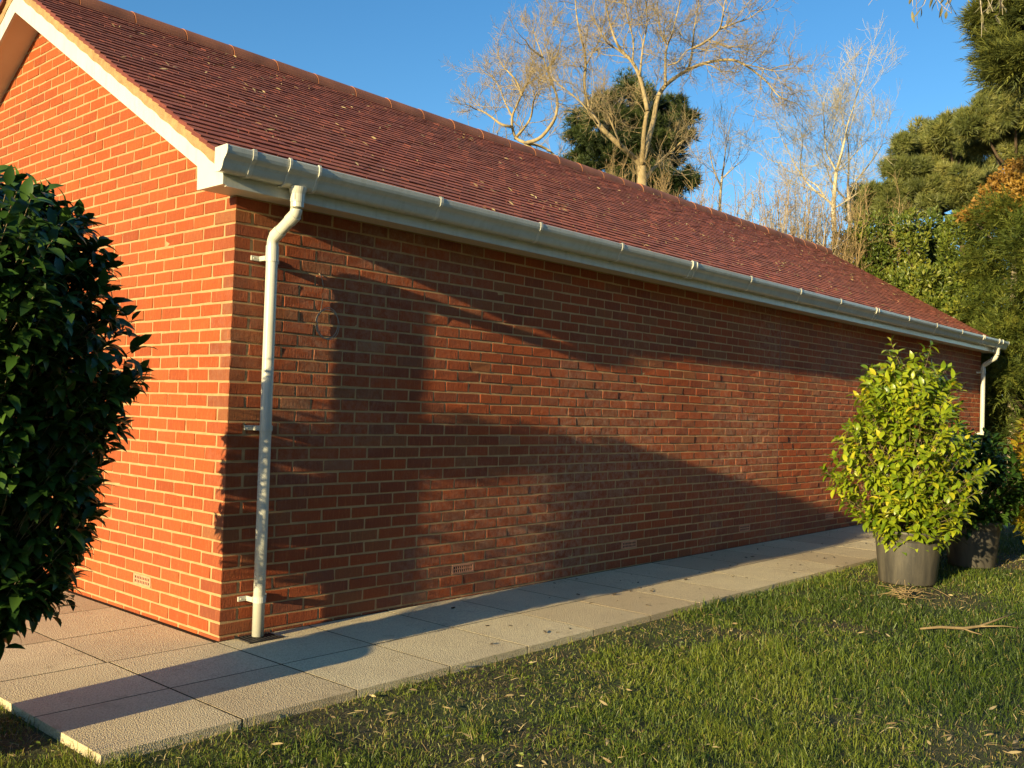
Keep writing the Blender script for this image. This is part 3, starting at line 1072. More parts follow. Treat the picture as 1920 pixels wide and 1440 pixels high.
# ------------------------------------------------------------------ bare trees
class Tree:
    def __init__(s, seed):
        s.m = MB(); s.rng = np.random.default_rng(seed)

    def limb(s, pts, r0, r1, k=8):
        pts = np.asarray(pts, float)
        # smooth the traced joints
        n = len(pts)
        t = np.linspace(0, n-1, (n-1)*3+1)
        q = np.stack([np.interp(t, np.arange(n), pts[:, c]) for c in range(3)], 1)
        for _ in range(2):
            q[1:-1] = (q[:-2]+2*q[1:-1]+q[2:])/4
        s.m.tube(q, np.linspace(r0, r1, len(q)), k)
        return q

    def twig(s, p, d, L, r, lev, up, spread, kids, wig=0.22):
        rng = s.rng
        n = 5 if lev > 0 else 4
        pts = [p]
        d = unit(d)
        dirs = []
        for i in range(n-1):
            d = unit(d+rng.normal(0, wig, 3)+np.array([0, 0, up]))
            dirs.append(d)
            pts.append(pts[-1]+d*L/(n-1))
        pts = np.array(pts)
        s.m.tube(pts, np.linspace(r, max(r*0.35, 0.0025), n), 4 if lev > 1 else 3, False)
        if lev > 0:
            for _ in range(kids[lev-1]):
                f = rng.uniform(0.2, 1.0)
                i = min(int(f*(n-1)), n-2)
                b = pts[i]+(pts[i+1]-pts[i])*(f*(n-1)-i)
                dd = unit(dirs[i]+rng.normal(0, spread, 3))
                s.twig(b, dd, L*rng.uniform(0.38, 0.62), max(r*0.5, 0.003), lev-1, up, spread, kids, wig)

    def clothe(s, q, f0, step, L, r, lev, up, spread, kids, wig=0.22, taper=0.5):
        """spawn side branches along a limb from fraction f0 to its tip"""
        rng = s.rng
        seg = np.linalg.norm(np.diff(q, axis=0), axis=1); cum = np.concatenate([[0], np.cumsum(seg)])
        tot = cum[-1]
        d = f0*tot
        while d < tot:
            i = min(np.searchsorted(cum, d, side='right')-1, len(seg)-1)
            p = q[i]+(q[i+1]-q[i])*(d-cum[i])/max(seg[i], 1e-6)
            tan = unit(q[i+1]-q[i])
            dd = unit(tan*0.7+rng.normal(0, spread*1.1, 3)+np.array([0, 0, up]))
            f = d/tot
            s.twig(p, dd, L*(1-taper*f)*rng.uniform(0.6, 1.25), r*(1-0.4*f), lev, up, spread, kids, wig)
            d += step*rng.uniform(0.6, 1.4)
        tan = unit(q[-1]-q[-2])
        s.twig(q[-1], tan, L*0.7, r*0.8, lev, up, spread, kids, wig)


def trace(pix, d, jit, rng):
    n = len(pix)
    off = np.cumsum(rng.normal(0, jit, n))
    return np.array([at(u, v, d+o) for (u, v), o in zip(pix, off)])


def ground_at(u, d):
    p = at(u, 800, d)
    return np.array([p[0], p[1], lz(p[0])-0.15])


def bare_tree(name, label, d, limbs, mat, seed, par, cat="tree", group=None, jit=0.35, fat=1.0):
    t = Tree(seed)
    rng = t.rng
    rad = lambda px: fat*px/FPX*d/2
    tr = Tree(seed+1)
    first = True
    anchors = {}
    base_u = limbs[0][0][0][0]
    root = thing(name, label, cat, ground_at(base_u, d), group)
    for (pix, w0, w1, own) in limbs:
        pts = trace(pix, d, 0.0 if first else jit, rng)
        key = (pix[0][0], pix[0][1])
        if key in anchors:
            pts = pts+(anchors[key]-pts[0])
        for (uv, p) in zip(pix, pts):
            anchors.setdefault(uv, p)
        if first:
            pts = np.concatenate([[ground_at(base_u, d)], pts])
            tr.limb(pts, rad(w0)*1.25, rad(w1), 10)
            first = False
            if own: t.clothe(pts, 0.4, *par)
            continue
        q = t.limb(pts, rad(w0), max(rad(w1), 0.006), 7)
        if own: t.clothe(q, own, *par)
    tr.m.build("trunk", mat, root, True)
    t.m.build("crown", mat, root, True)
    return root


big = [
    ([(1212, 440), (1206, 380), (1204, 345), (1203, 312)], 30, 26, 0),
    ([(1203, 312), (1190, 296), (1165, 275), (1143, 255), (1120, 232), (1106, 205), (1097, 180), (1094, 150), (1098, 122), (1096, 95), (1088, 70), (1080, 30), (1076, -30)], 19, 3, 0.35),
    ([(1120, 232), (1098, 200), (1075, 180), (1055, 165), (1040, 150)], 6, 2, 0.2),
    ([(1098, 122), (1112, 95), (1125, 72), (1132, 40), (1140, 0)], 5, 2, 0.2),
    ([(1203, 312), (1207, 275), (1208, 240), (1214, 205), (1222, 190)], 17, 11, 0.5),
    ([(1214, 205), (1207, 170), (1200, 142), (1187, 115), (1168, 98), (1155, 78), (1145, 45), (1138, 10), (1132, -40)], 14, 3, 0.25),
    ([(1200, 142), (1203, 115), (1206, 85), (1214, 55), (1212, 20), (1205, -30)], 7, 2, 0.2),
    ([(1168, 98), (1150, 88), (1140, 82), (1128, 62), (1118, 40)], 6, 2, 0.2),
    ([(1187, 115), (1190, 80), (1180, 45), (1172, 10), (1170, -40)], 6, 2, 0.2),
    ([(1203, 312), (1216, 262), (1226, 225), (1230, 195), (1236, 175), (1248, 157), (1268, 142), (1292, 127), (1318, 116), (1350, 109), (1380, 108), (1400, 118), (1425, 136), (1445, 153), (1462, 178), (1482, 187)], 18, 2.5, 0.45),
    ([(1248, 157), (1248, 128), (1248, 100), (1252, 78), (1262, 58), (1268, 30), (1276, 0), (1282, -40)], 10, 3, 0.25),
    ([(1252, 78), (1242, 70), (1238, 50), (1234, 25), (1230, -20)], 5, 2, 0.1),
    ([(1252, 122), (1272, 118), (1278, 105), (1290, 92), (1300, 90)], 5, 2, 0.2),
    ([(1292, 127), (1297, 108), (1300, 90), (1302, 65), (1304, 40), (1310, 15), (1314, -30)], 9, 3, 0.3),
    ([(1300, 90), (1318, 82), (1335, 70), (1350, 55), (1354, 30), (1357, 4), (1372, -30)], 8, 2.5, 0.2),
    ([(1350, 55), (1375, 44), (1400, 38), (1420, 22)], 5, 2, 0.1),
    ([(1335, 76), (1360, 88), (1385, 98), (1410, 108)], 4, 1.5, 0.1),
    ([(1204, 345), (1222, 318), (1242, 298), (1262, 282), (1275, 268)], 13, 5, 0.3),
    ([(1310, 119), (1335, 122), (1352, 135), (1366, 134)], 4, 2, 0.6),
    ([(1400, 118), (1425, 122), (1450, 130), (1470, 128)], 4, 1.5, 0.1),
    ([(1165, 275), (1150, 240), (1140, 215), (1118, 190)], 6, 2, 0.2),
]
bare_tree("bare_tree", "tallest bare tree, with forked limbs one of them arching to the right", 25, big, M['bark_willow'], 3,
          (0.20, 1.30, 0.014, 2, 0.12, 0.62, (7, 7), 0.24, 0.35), fat=0.62, group="leafless trees beyond the roof")
left = [
    ([(1030, 330), (1005, 290), (985, 268)], 13, 8, 0),
    ([(985, 268), (1012, 262), (1030, 240), (1042, 222), (1046, 195), (1044, 175), (1034, 155), (1026, 130), (1018, 105), (1008, 80), (1000, 55)], 7.5, 1.5, 0.3),
    ([(1026, 130), (1040, 110), (1050, 92), (1052, 70)], 5, 1.5, 0.1),
    ([(1018, 108), (1003, 98), (992, 88), (985, 75)], 4, 1.5, 0.1),
    ([(985, 268), (966, 260), (960, 238), (960, 218), (968, 200), (978, 180), (985, 160), (1005, 148), (1018, 140)], 6.5, 1.5, 0.2),
    ([(978, 180), (972, 158), (960, 142), (945, 128), (938, 118)], 5, 1.5, 0.1),
    ([(960, 238), (940, 235), (925, 222), (905, 208), (890, 205), (880, 198)], 6, 1.5, 0.1),
    ([(966, 260), (985, 238), (998, 218), (1000, 190), (1008, 172)], 6, 2, 0.15),
    ([(960, 218), (948, 195), (940, 172), (930, 152), (918, 138)], 4, 1.5, 0.1),
    ([(985, 268), (1010, 272), (1030, 282), (1040, 292)], 6, 4, 0.3),
]
bare_tree("bare_tree", "smaller bare tree with fine grey twigs, leftmost above the ridge", 25.5, left, M['bark_willow'], 8,
          (0.19, 1.10, 0.012, 2, 0.14, 0.60, (7, 7), 0.22, 0.35), group="leafless trees beyond the roof")
birch = [
    ([(1566, 480), (1564, 420), (1562, 385), (1566, 345), (1568, 322)], 12, 9, 0),
    ([(1568, 322), (1576, 295), (1584, 262), (1588, 235), (1600, 205), (1606, 175), (1618, 150)], 8, 1.5, 0.25),
    ([(1568, 322), (1558, 302), (1548, 285), (1546, 255), (1544, 215), (1545, 185)], 6, 1.5, 0.2),
    ([(1562, 385), (1548, 372), (1530, 360), (1512, 342), (1502, 328), (1500, 300), (1506, 270), (1500, 240)], 7, 1.5, 0.3),
    ([(1548, 372), (1535, 350), (1520, 340), (1504, 330)], 5, 2, 0.2),
    ([(1562, 392), (1585, 378), (1600, 368), (1625, 350)], 4, 1.5, 0.2),
    ([(1568, 322), (1582, 312), (1596, 295), (1612, 280), (1632, 255)], 4, 1.5, 0.2),
    ([(1502, 328), (1488, 305), (1478, 285), (1465, 260), (1455, 235)], 4, 1.5, 0.2),
]
bare_tree("bare_tree", "pale barked bare tree standing left of the green hedge", 27, birch, M['bark_pale'], 15,
          (0.28, 1.7, 0.011, 2, 0.12, 0.55, (8, 7), 0.18, 0.4), fat=0.68, group="leafless trees beyond the roof")
thin = [
    ([(1348, 400), (1352, 350), (1354, 330)], 5, 4, 0),
    ([(1354, 330), (1358, 305), (1360, 280), (1366, 260)], 3.5, 1.2, 0.1),
    ([(1352, 350), (1338, 320), (1332, 295), (1330, 270)], 3.5, 1.2, 0.1),
    ([(1354, 335), (1375, 315), (1392, 300)], 3, 1.2, 0.1),
]
bare_tree("bare_tree", "slender bare sapling with wispy upright twigs right of the dark pine", 29, thin, M['bark_grey'], 17,
          (0.25, 1.5, 0.010, 2, 0.15, 0.5, (5, 5), 0.15, 0.3), group="leafless trees beyond the roof")
back = [
    ([(1596, 470), (1592, 400), (1590, 345)], 7, 5, 0),
    ([(1590, 345), (1592, 300), (1590, 260), (1580, 220)], 4, 1.2, 0.1),
    ([(1590, 360), (1620, 320), (1640, 295), (1655, 270)], 4, 1.2, 0.1),
    ([(1592, 380), (1562, 350), (1552, 320), (1540, 280)], 4, 1.2, 0.1),
]
bare_tree("bare_tree", "thin dark bare tree close behind the pale barked tree", 30, back, M['bark_grey'], 19,
          (0.35, 1.6, 0.011, 2, 0.14, 0.55, (5, 6), 0.18, 0.3), group="leafless trees beyond the roof")

# twiggy scrub between
scrub = [(1320, 372, 18, 340, 'bark_tan', "tan twiggy bush low beside the foot of the forked bare tree"),
         (1400, 420, 19, 345, 'bark_grey', "grey leafless bush rising just past the middle of the ridge"),
         (1448, 430, 19.5, 318, 'bark_tan', "tan leafless bush between the grey one and the pale tree"),
         (1500, 440, 20, 300, 'bark_grey', "dense grey-brown leafless thicket left of the pale barked tree"),
         (1545, 460, 20, 340, 'bark_tan', "golden twiggy bush at the foot of the pale barked tree"),
         (1605, 470, 21, 352, 'bark_tan', "golden twiggy bush between the pale tree and the hedge"),
         (1240, 360, 21, 285, 'bark_tan', "low tan brushwood around the forked tree's trunk"),
         (1130, 330, 22, 262, 'bark_tan', "yellowish brushwood showing over the ridge left of the forked tree")]
for i, (u, vb, d, vt, mt, lab) in enumerate(scrub):
    t = Tree(60+i); rng = t.rng
    gp = ground_at(u, d)
    root = thing("bare_bush", lab, "bush", gp, "leafless bushes beyond the roof")
    topz = at(u, vt, d)[2]
    hb = topz-gp[2]
    for j in range(30):
        a = rng.uniform(0, 6.28); rr = rng.uniform(0, 0.9)
        b = gp+np.array([0.25*math.cos(a), 0.25*math.sin(a), 0])
        tip = gp+np.array([rr*math.cos(a), rr*math.sin(a), hb*rng.uniform(0.68, 0.95)])
        q = b+(tip-b)*np.linspace(0, 1, 6)[:, None]+rng.normal(0, 0.06, (6, 3))
        t.m.tube(q, np.linspace(0.02, 0.006, 6), 4, False)
        t.clothe(q, 0.35, 0.22, 0.75, 0.007, 1, 0.16, 0.6, (6,), 0.22)
    t.m.build("branches", M[mt], root, True)


# ------------------------------------------------------------------ evergreen crowns
def clump_leaves(blobs, n, size, rng, flat=0.0, shell=0.55, elong=2.0, updir=0.3, jitn=0.6, drop=None):
    """diamond leaflets through ellipsoid clumps; blobs: (centre, (rx, ry, rz))"""
    vol = np.array([b[1][0]*b[1][1]+b[1][1]*b[1][2]+b[1][0]*b[1][2] for b in blobs]); cnt = rng.multinomial(n, vol/vol.sum())
    P, D, Nn, R = [], [], [], []
    for (c, r), k in zip(blobs, cnt):
        d = unit(rng.normal(0, 1, (k, 3)))
        q = (1-shell*rng.random(k)**1.6)[:, None]*(1+0.12*rng.normal(0, 1, (k, 1)))
        # lumps on the clump's surface
        lum = 1+0.16*np.sin(d[:, 0:1]*7+c[0]*3)*np.sin(d[:, 1:2]*6+c[1]*3)+0.12*np.sin(d[:, 2:3]*9+c[2]*5)
        P.append(np.asarray(c)+d*np.asarray(r)*q*lum)
        D.append(unit(d+np.array([0, 0, updir])+rng.normal(0, jitn, (k, 3))))
        Nn.append(rng.normal(0, 1, (k, 3))+np.array([0, 0, flat]))
        R.append(np.clip(rng.beta(2, 2, k)*0.7+0.15+rng.normal(0, 0.17), 0, 1))
    return np.concatenate(P), np.concatenate(D), np.concatenate(Nn), np.concatenate(R)


DIA_V = np.array([(0, 0, 0), (-.5, .45, .08), (.5, .45, .08), (0, 1, -.05), (0, .5, 0.)])
DIA_F = [(0, 4, 1), (0, 2, 4), (1, 4, 3), (4, 2, 3)]
SPR_V = np.array([(0, 0, 0), (-.22, .35, .0), (.22, .35, .0), (0, 1, -.12)])
SPR_F = [(0, 2, 3, 1)]


def px_blobs(lst, d, rng, depth=1.0, jit=0.6):
    out = []
    for (u, v, ru, rv) in lst:
        c = at(u, v, d+rng.normal(0, jit))
        s = d/FPX
        out.append((c, (ru*s, ru*s*depth, rv*s)))
    return out


def evergreen(name, label, cat, d, blist, n, size, mat, seed, elong=1.0, spr=False, group=None, trunk=None, flat=0.0, updir=0.3, jitn=0.6, barkm='bark_pine', fill=None, depth=1.0, jit=0.6, base_u=None, shell=0.55, tufts=0, wide=1.0, sweep=None, frond=0.4, sub=None):
    rng = np.random.default_rng(seed)
    bl = px_blobs(blist, d, rng, depth, jit)
    full = bl
    if sub:
        nb = []
        for (c, r) in bl:
            dd = unit(rng.normal(0, 1, (sub[0], 3)))
            for q in dd:
                f = sub[1]*rng.uniform(0.65, 1.3)
                nb.append((np.asarray(c)+q*np.asarray(r)*rng.uniform(0.55, 0.95), tuple(np.asarray(r)*f)))
        full = nb
    bu = base_u if base_u is not None else sum(b[0] for b in blist)/len(blist)
    root = thing(name, label, cat, ground_at(bu, d), group)
    P, D, Nn, R = clump_leaves(full, n, size, rng, flat, shell, elong, updir, jitn)
    if tufts:
        # needle tufts: several thin leaflets from one point
        P = np.repeat(P, tufts, 0); R = np.repeat(R, tufts); Nn = rng.normal(0, 1, (len(P), 3))
        D = unit(np.repeat(D, tufts, 0)+rng.normal(0, 0.55, (len(P), 3)))
    if sweep is not None:
        # each point becomes a flattened frond: leaflets alternate along a stalk
        D = unit(D*np.array([0.5, 0.5, 0.28])+np.asarray(sweep)+rng.normal(0, 0.3, D.shape)*np.array([1, 1, 0.8]))
        k = 12
        side = unit(np.cross(D, np.array([0, 0, 1.0])+rng.normal(0, 0.25, D.shape)))
        fr = frond*rng.uniform(0.6, 1.25, len(P))
        tt_ = np.tile(np.linspace(0.05, 1, k), len(P)); sg = np.tile(np.where(np.arange(k) % 2, 1.0, -1.0), len(P))
        P = np.repeat(P, k, 0)+np.repeat(D*fr[:, None], k, 0)*tt_[:, None]
        P[:, 2] -= 0.12*np.repeat(fr, k)*tt_**2
        R = np.clip(np.repeat(R, k)+0.25*(tt_-0.5)+rng.normal(0, .06, len(P)), 0, 1)
        Nn = np.repeat(np.cross(side, D), k, 0)+rng.normal(0, 0.25, P.shape)
        D = unit(np.repeat(D, k, 0)*0.75+np.repeat(side, k, 0)*sg[:, None]*0.75*(1.1-tt_[:, None])+rng.normal(0, 0.15, P.shape))
    L = size*rng.uniform(0.6, 1.3, len(P))
    tv, tf = (SPR_V, SPR_F) if spr else (DIA_V, DIA_F)
    V, fl, tt = leaves_mesh(P, D, Nn, L, L*wide/elong, 0.0, tv, tf)
    mesh_np("crown", V, fl, tt, mat, root, np.repeat(R, len(tf)))
    tm = MB()
    gp = np.array(root.location)
    if trunk:
        for pix, w0, w1 in trunk:
            pts = np.array([at(u, v, d) for u, v in pix])
            if pix[0] == trunk[0][0][0]:
                pts = np.concatenate([[gp], pts])
            tm.tube(pts, np.linspace(w0, w1, len(pts))/FPX*d/2, 8)
    else:
        zt = max(b[0][2] for b in bl)
        tm.tube([gp, gp*0.5+np.array([gp[0], gp[1], zt-0.4])*0.5+rng.normal(0, 0.05, 3), (gp[0], gp[1], zt-0.4)], [0.10, 0.07, 0.03], 8)
    # a bough from the trunk to each clump
    for (c, r) in bl:
        zt = max(gp[2]+0.6, c[2]-0.8*r[2]-0.4)
        if trunk:
            tp = np.array([at(u, v, d) for u, v in trunk[0][0]])
            b = tp[np.argmin(np.abs(tp[:, 2]-zt))]
        else:
            b = np.array([gp[0], gp[1], zt])
        tm.tube([b, (b+c)/2-np.array([0, 0, 0.15]), c], [0.045, 0.03, 0.012], 5)
    tm.build("trunk", M[barkm], root, True)
    return root


# the dark pine behind the forked tree
pine_b = [(1180, 195, 52, 40), (1140, 215, 48, 34), (1100, 225, 36, 26), (1230, 215, 48, 30), (1275, 205, 26, 22), (1285, 232, 22, 22), (1120, 260, 48, 26),
          (1180, 250, 60, 40), (1240, 258, 50, 26), (1280, 262, 28, 12), (1160, 295, 62, 30), (1215, 300, 50, 30), (1262, 300, 24, 16), (1190, 340, 80, 28),
          (1292, 330, 18, 12), (1265, 345, 40, 20), (1110, 300, 50, 22), (1080, 310, 40, 16), (1185, 390, 90, 40)]
evergreen("pine_tree", "dark rounded pine behind the forked bare tree", "tree", 31, pine_b, 17000, 0.22, M['pine_dark'], 40, elong=5.0, spr=True, tufts=8,
          trunk=[([(1186, 420), (1186, 330), (1184, 220)], 22, 8)], updir=0.7, jitn=0.5, shell=0.7, sub=(15, 0.36), group="pines beyond the garden", base_u=1186)
# pines on the right
p2 = [(1780, 252, 34, 26), (1818, 244, 32, 28), (1752, 264, 30, 24), (1712, 262, 30, 28), (1700, 300, 34, 36), (1745, 295, 34, 30), (1735, 340, 50, 34), (1690, 345, 38, 30), (1660, 375, 40, 26), (1700, 385, 48, 26),
      (1790, 345, 44, 36), (1832, 300, 40, 34), (1790, 290, 40, 30), (1842, 345, 30, 26), (1800, 385, 34, 22), (1828, 400, 30, 22), (1640, 395, 30, 18)]
evergreen("pine_tree", "nearer sunlit pine with a window of sky under its boughs, above the hedge", "tree", 27, p2, 16000, 0.17, M['pine'], 41, elong=5.0, spr=True, tufts=8,
          trunk=[([(1768, 470), (1762, 400), (1768, 360), (1790, 320)], 12, 6), ([(1762, 398), (1745, 386), (1725, 372)], 7, 4), ([(1762, 398), (1785, 375), (1800, 365)], 6, 4)],
          updir=0.7, jitn=0.5, shell=0.7, sub=(15, 0.36), group="pines beyond the garden", base_u=1765)
p3 = [(1868, 195, 30, 26), (1835, 228, 34, 30), (1885, 235, 40, 40), (1850, 265, 40, 26), (1905, 190, 34, 40), (1810, 228, 12, 16), (1802, 225, 10, 16), (1905, 280, 24, 20), (1930, 230, 40, 60)]
evergreen("pine_tree", "olive brown pine at the right edge, below the tall cypress", "tree", 23, p3, 9500, 0.15, M['pine'], 42, elong=5.0, spr=True, tufts=8,
          trunk=[([(1912, 470), (1905, 330), (1885, 250), (1870, 200)], 14, 5)], updir=0.6, jitn=0.6, shell=0.75, sub=(15, 0.36), group="pines beyond the garden", base_u=1912)
p4 = [(1605, 372, 26, 20), (1640, 380, 24, 18), (1618, 400, 34, 16)]
evergreen("pine_tree", "small far pine glimpsed through the twigs left of the hedge", "tree", 33, p4, 2500, 0.2, M['pine'], 43, elong=7.0, spr=True, tufts=7, updir=0.7,
          sub=(15, 0.36), group="pines beyond the garden", base_u=1615)
# tall cypress, layered flat sprays
cy = []
for i, (u, v) in enumerate([(1900, 5), (1888, 22), (1872, 38), (1905, 45), (1880, 62), (1910, 72), (1884, 92), (1915, 105), (1892, 120), (1925, 30), (1935, 90), (1935, 130), (1905, 138), (1948, 60), (1950, 150), (1950, 10), (1930, -20), (1900, -18)]):
    cy.append((u, v, 34, 11))
cy += [(1856, 34, 18, 4), (1868, 50, 20, 4), (1872, 70, 16, 5), (1878, 100, 16, 5), (1886, 128, 14, 4)]
evergreen("cypress_tree", "tall green cypress with flat layered sprays in the top right corner", "tree", 16, cy, 7000, 0.11, M['cypress'], 44, elong=3.2, spr=True,
          trunk=[([(1965, 500), (1955, 100), (1945, -40)], 30, 10)], flat=2.0, updir=0.0, jitn=0.35, shell=0.6, group=None, base_u=1965, jit=0.7, sweep=(-0.62, 0.25, 0.10), frond=0.30, sub=(8, 0.42))

# tall laurel shrubs behind the far end of the building
lau = [("yellow-green evergreen hedge shrub just beyond the end of the ridge", 1612, 21, [(1600, 455, 36, 30), (1630, 440, 34, 34), (1610, 490, 50, 40), (1650, 500, 40, 50), (1620, 540, 60, 50)], 0.55),
       ("dark upright evergreen shrub, second along the hedge from the ridge's end", 1668, 21.5, [(1668, 425, 20, 30), (1660, 460, 26, 44), (1670, 510, 30, 60), (1665, 570, 40, 50)], 0.25),
       ("tall pale yellow-green evergreen shrub in the middle of the hedge", 1702, 20.5, [(1702, 425, 24, 30), (1712, 460, 30, 50), (1700, 510, 40, 60), (1720, 560, 46, 60), (1700, 600, 60, 50)], 0.85),
       ("dark narrow evergreen shrub right of the tall pale one", 1752, 21.5, [(1752, 430, 22, 30), (1750, 470, 30, 50), (1760, 530, 40, 60), (1765, 590, 50, 50)], 0.2),
       ("broad olive evergreen shrub next to the feathery conifer", 1800, 20, [(1800, 432, 34, 34), (1830, 420, 30, 30), (1800, 480, 44, 50), (1820, 540, 50, 60), (1820, 600, 60, 60)], 0.6)]
for i, (lab, u, d, bl, tone) in enumerate(lau):
    bl = bl+[(u, 680, 60, 70), (u, 760, 60, 60)]
    o = evergreen("hedge_shrub", lab, "shrub", d, bl, 20000, 0.085, M['laurel'], 70+i, elong=2.0, sub=(22, 0.32), group="tall evergreen shrubs of the boundary hedge", updir=0.6, jitn=0.5, jit=0.25, base_u=u, shell=0.5, depth=0.9)
    me = o.children[0].data if o.children[0].name.startswith("crown") else o.children[1].data
    a = me.attributes['rnd']
    arr = np.zeros(len(a.data), np.float32); a.data.foreach_get('value', arr)
    arr = np.clip(arr*0.75+(tone-0.5)*0.45+0.1, 0, 1).astype(np.float32); a.data.foreach_set('value', arr)
lb = [(1740, 540, 50, 40), (1790, 580, 56, 44), (1760, 620, 60, 50), (1840, 630, 50, 40), (1880, 680, 50, 50), (1850, 720, 60, 60), (1800, 700, 60, 60), (1900, 760, 60, 60), (1850, 800, 70, 60), (1920, 820, 60, 60), (1720, 600, 40, 40)]
evergreen("hedge_shrub", "broad green laurel bush hugging the far end of the roof", "shrub", 19.8, lb, 30000, 0.095, M['laurel'], 80, elong=2.0, sub=(22, 0.32), group="tall evergreen shrubs of the boundary hedge", updir=0.4, jitn=0.6, jit=0.3, base_u=1860, shell=0.5)
# feathery conifer
fc = [(1905, 390, 44, 26), (1880, 420, 40, 24), (1925, 430, 44, 30), (1860, 455, 36, 20), (1900, 470, 46, 26), (1850, 490, 36, 18), (1890, 515, 50, 24), (1845, 530, 36, 20), (1930, 540, 46, 40), (1885, 565, 46, 24),
      (1850, 585, 40, 20), (1910, 610, 46, 34), (1870, 640, 40, 26), (1930, 660, 50, 40), (1885, 700, 46, 36), (1940, 480, 50, 60), (1950, 600, 50, 70), (1930, 740, 60, 60), (1900, 780, 60, 50), (1950, 820, 60, 60)]
evergreen("conifer_tree", "feathery green conifer with drooping sprays at the right edge, below the copper tree", "tree", 19, fc, 9500, 0.085, M['conifer'], 45, elong=2.2, spr=True, flat=1.2, updir=0.0, jitn=0.4,
          base_u=1935, shell=0.32, jit=0.8, sweep=(-0.42, 0.1, 0.14), frond=0.30, sub=(12, 0.38), barkm='bark_pine')
bee = [(1905, 345, 40, 26), (1875, 368, 34, 20), (1920, 320, 30, 22), (1848, 392, 26, 14), (1815, 405, 18, 8), (1930, 370, 40, 40), (1865, 345, 8, 14), (1880, 400, 40, 24)]
evergreen("copper_tree", "tree with orange brown dry leaves above the feathery conifer", "tree", 19, bee, 11000, 0.075, M['beech'], 46, elong=1.8, updir=0.1, jitn=0.8, jit=0.3, base_u=1900, shell=0.8, barkm='bark_grey')

# willow twigs hanging into the top right corner from a tree outside the frame
wt = Tree(91); rng = wt.rng
trunk_b = np.array([9.6, -4.6, lz(9)-0.1])
root = thing("willow_tree", "overhanging thin twigs with a few narrow leaves along the top right edge", "tree", trunk_b)
tr = Tree(92)
fork = trunk_b+np.array([-0.1, 0.2, 4.2])
tr.limb([trunk_b, trunk_b+np.array([0.1, 0, 2.0]), fork], 0.20, 0.13, 10)
tr.m.build("trunk", M['bark_willow'], root, True)
lp, ld = [], []
for (u0, v0) in [(1850, -60), (1800, -75), (1750, -70), (1720, -62)]:
    q = wt.limb([fork, fork*0.5+at(u0, v0-60, 8.0)*0.5+np.array([0, 0, 0.5]), at(u0+40, v0-20, 8.0), at(u0, v0, 7.6)], 0.05, 0.008, 6)
for (u, v, du, dv) in [(1712, -40, 8, 78), (1722, -40, -10, 52), (1730, -40, 30, 60), (1745, -30, 40, 55), (1760, -40, 20, 50), (1765, -30, 30, 62), (1780, -40, -15, 66), (1800, -40, -25, 60),
                       (1835, -40, 5, 66), (1840, -40, 22, 62), (1860, -40, -18, 64), (1870, -40, -5, 70), (1740, -40, -20, 56), (1755, -20, -45, 40), (1842, -10, 45, 34), (1838, 0, 2, 70), (1870, -20, 10, 48), (1900, -40, -20, 60), (1640, -40, -12, 50)]:
    b = at(u, v, 7.6+rng.normal(0, 0.25)); e = at(u+du, v+dv, 7.6+rng.normal(0, 0.25))
    t = np.linspace(0, 1, 6)[:, None]
    q = b*(1-t)+e*t+np.sin(t*math.pi)*rng.normal(0, 0.04, (1, 3))
    wt.m.tube(q, np.linspace(0.0045, 0.0016, 6), 4, False)
    for _ in range(rng.integers(1, 4)):
        i = rng.integers(2, 6)
        lp.append(q[i]); ld.append(unit(np.array([rng.normal(0, .5), rng.normal(0, .5), -1.0])))
wt.m.build("branches", M['bark_grey'], root, True)
lp = np.array(lp); ld = np.array(ld)
V, fl, tt = leaves_mesh(lp, ld, rng.normal(0, 1, lp.shape), rng.uniform(0.06, 0.10, len(lp)), 0.05)
mesh_np("leaves", V, fl, tt, M['hang'], root, np.repeat(rng.uniform(0.3, 1, len(lp)), len(LEAF_F)))

# ------------------------------------------------------------------ grass
def vnoise(x, y, s, seed):
    r = np.random.default_rng(seed); G = r.random((64, 64))
    u, v = x*s+100, y*s+100
    i, j = np.floor(u).astype(int), np.floor(v).astype(int)
    a, b = u-i, v-j
    a = a*a*(3-2*a); b = b*b*(3-2*b)
    g = lambda p, q: G[p % 64, q % 64]
    return (g(i, j)*(1-a)+g(i+1, j)*a)*(1-b)+(g(i, j+1)*(1-a)+g(i+1, j+1)*a)*b


def lzv(x):
    return -0.025+0.006*np.clip(x, -3, 16)-0.028


NB = 620000
az = RNG.uniform(YAW-0.66, YAW+0.66, NB)
u = RNG.random(NB); pw = 0.62
rmin, rmax = 2.6, 20.0
rr = (u*(rmax**pw-rmin**pw)+rmin**pw)**(1/pw)
gx = CAM[0]+rr*np.sin(az); gy = CAM[1]+rr*np.cos(az)
PY = -0.012-2*PITCH_S
edge = -0.010
on = ((gy < PY-edge) | (gx < XW-2*PITCH_S-edge-0.006) | (gx > 15.95)) & ~((gx > -0.1) & (gy > -1.0) & (gx < 16))
patch = 0.55*vnoise(gx, gy, 1.3, 1)+0.3*vnoise(gx, gy, 3.7, 2)+0.15*vnoise(gx, gy, 11, 3)
thin_p = np.clip((patch-0.27)/0.20, 0.30, 1)
on &= RNG.random(NB) < thin_p
gx, gy, rr, patch = gx[on], gy[on], rr[on], patch[on]
n = len(gx)
h = RNG.gamma(6, 0.0062, n)*(0.55+0.75*np.clip((patch-0.3)/0.35, 0, 1.2))
h = np.clip(h*0.86, 0.010, 0.075)
wd = np.clip(0.0013*rr**0.55, 0.0018, 0.006)*RNG.uniform(0.7, 1.3, n)
tc = np.clip((vnoise(gx, gy, 7.0, 21)-0.62)/0.2, 0, 1)*np.clip((vnoise(gx, gy, 0.8, 22)-0.2)/0.4, 0, 1)
h = h*(1+0.8*tc)
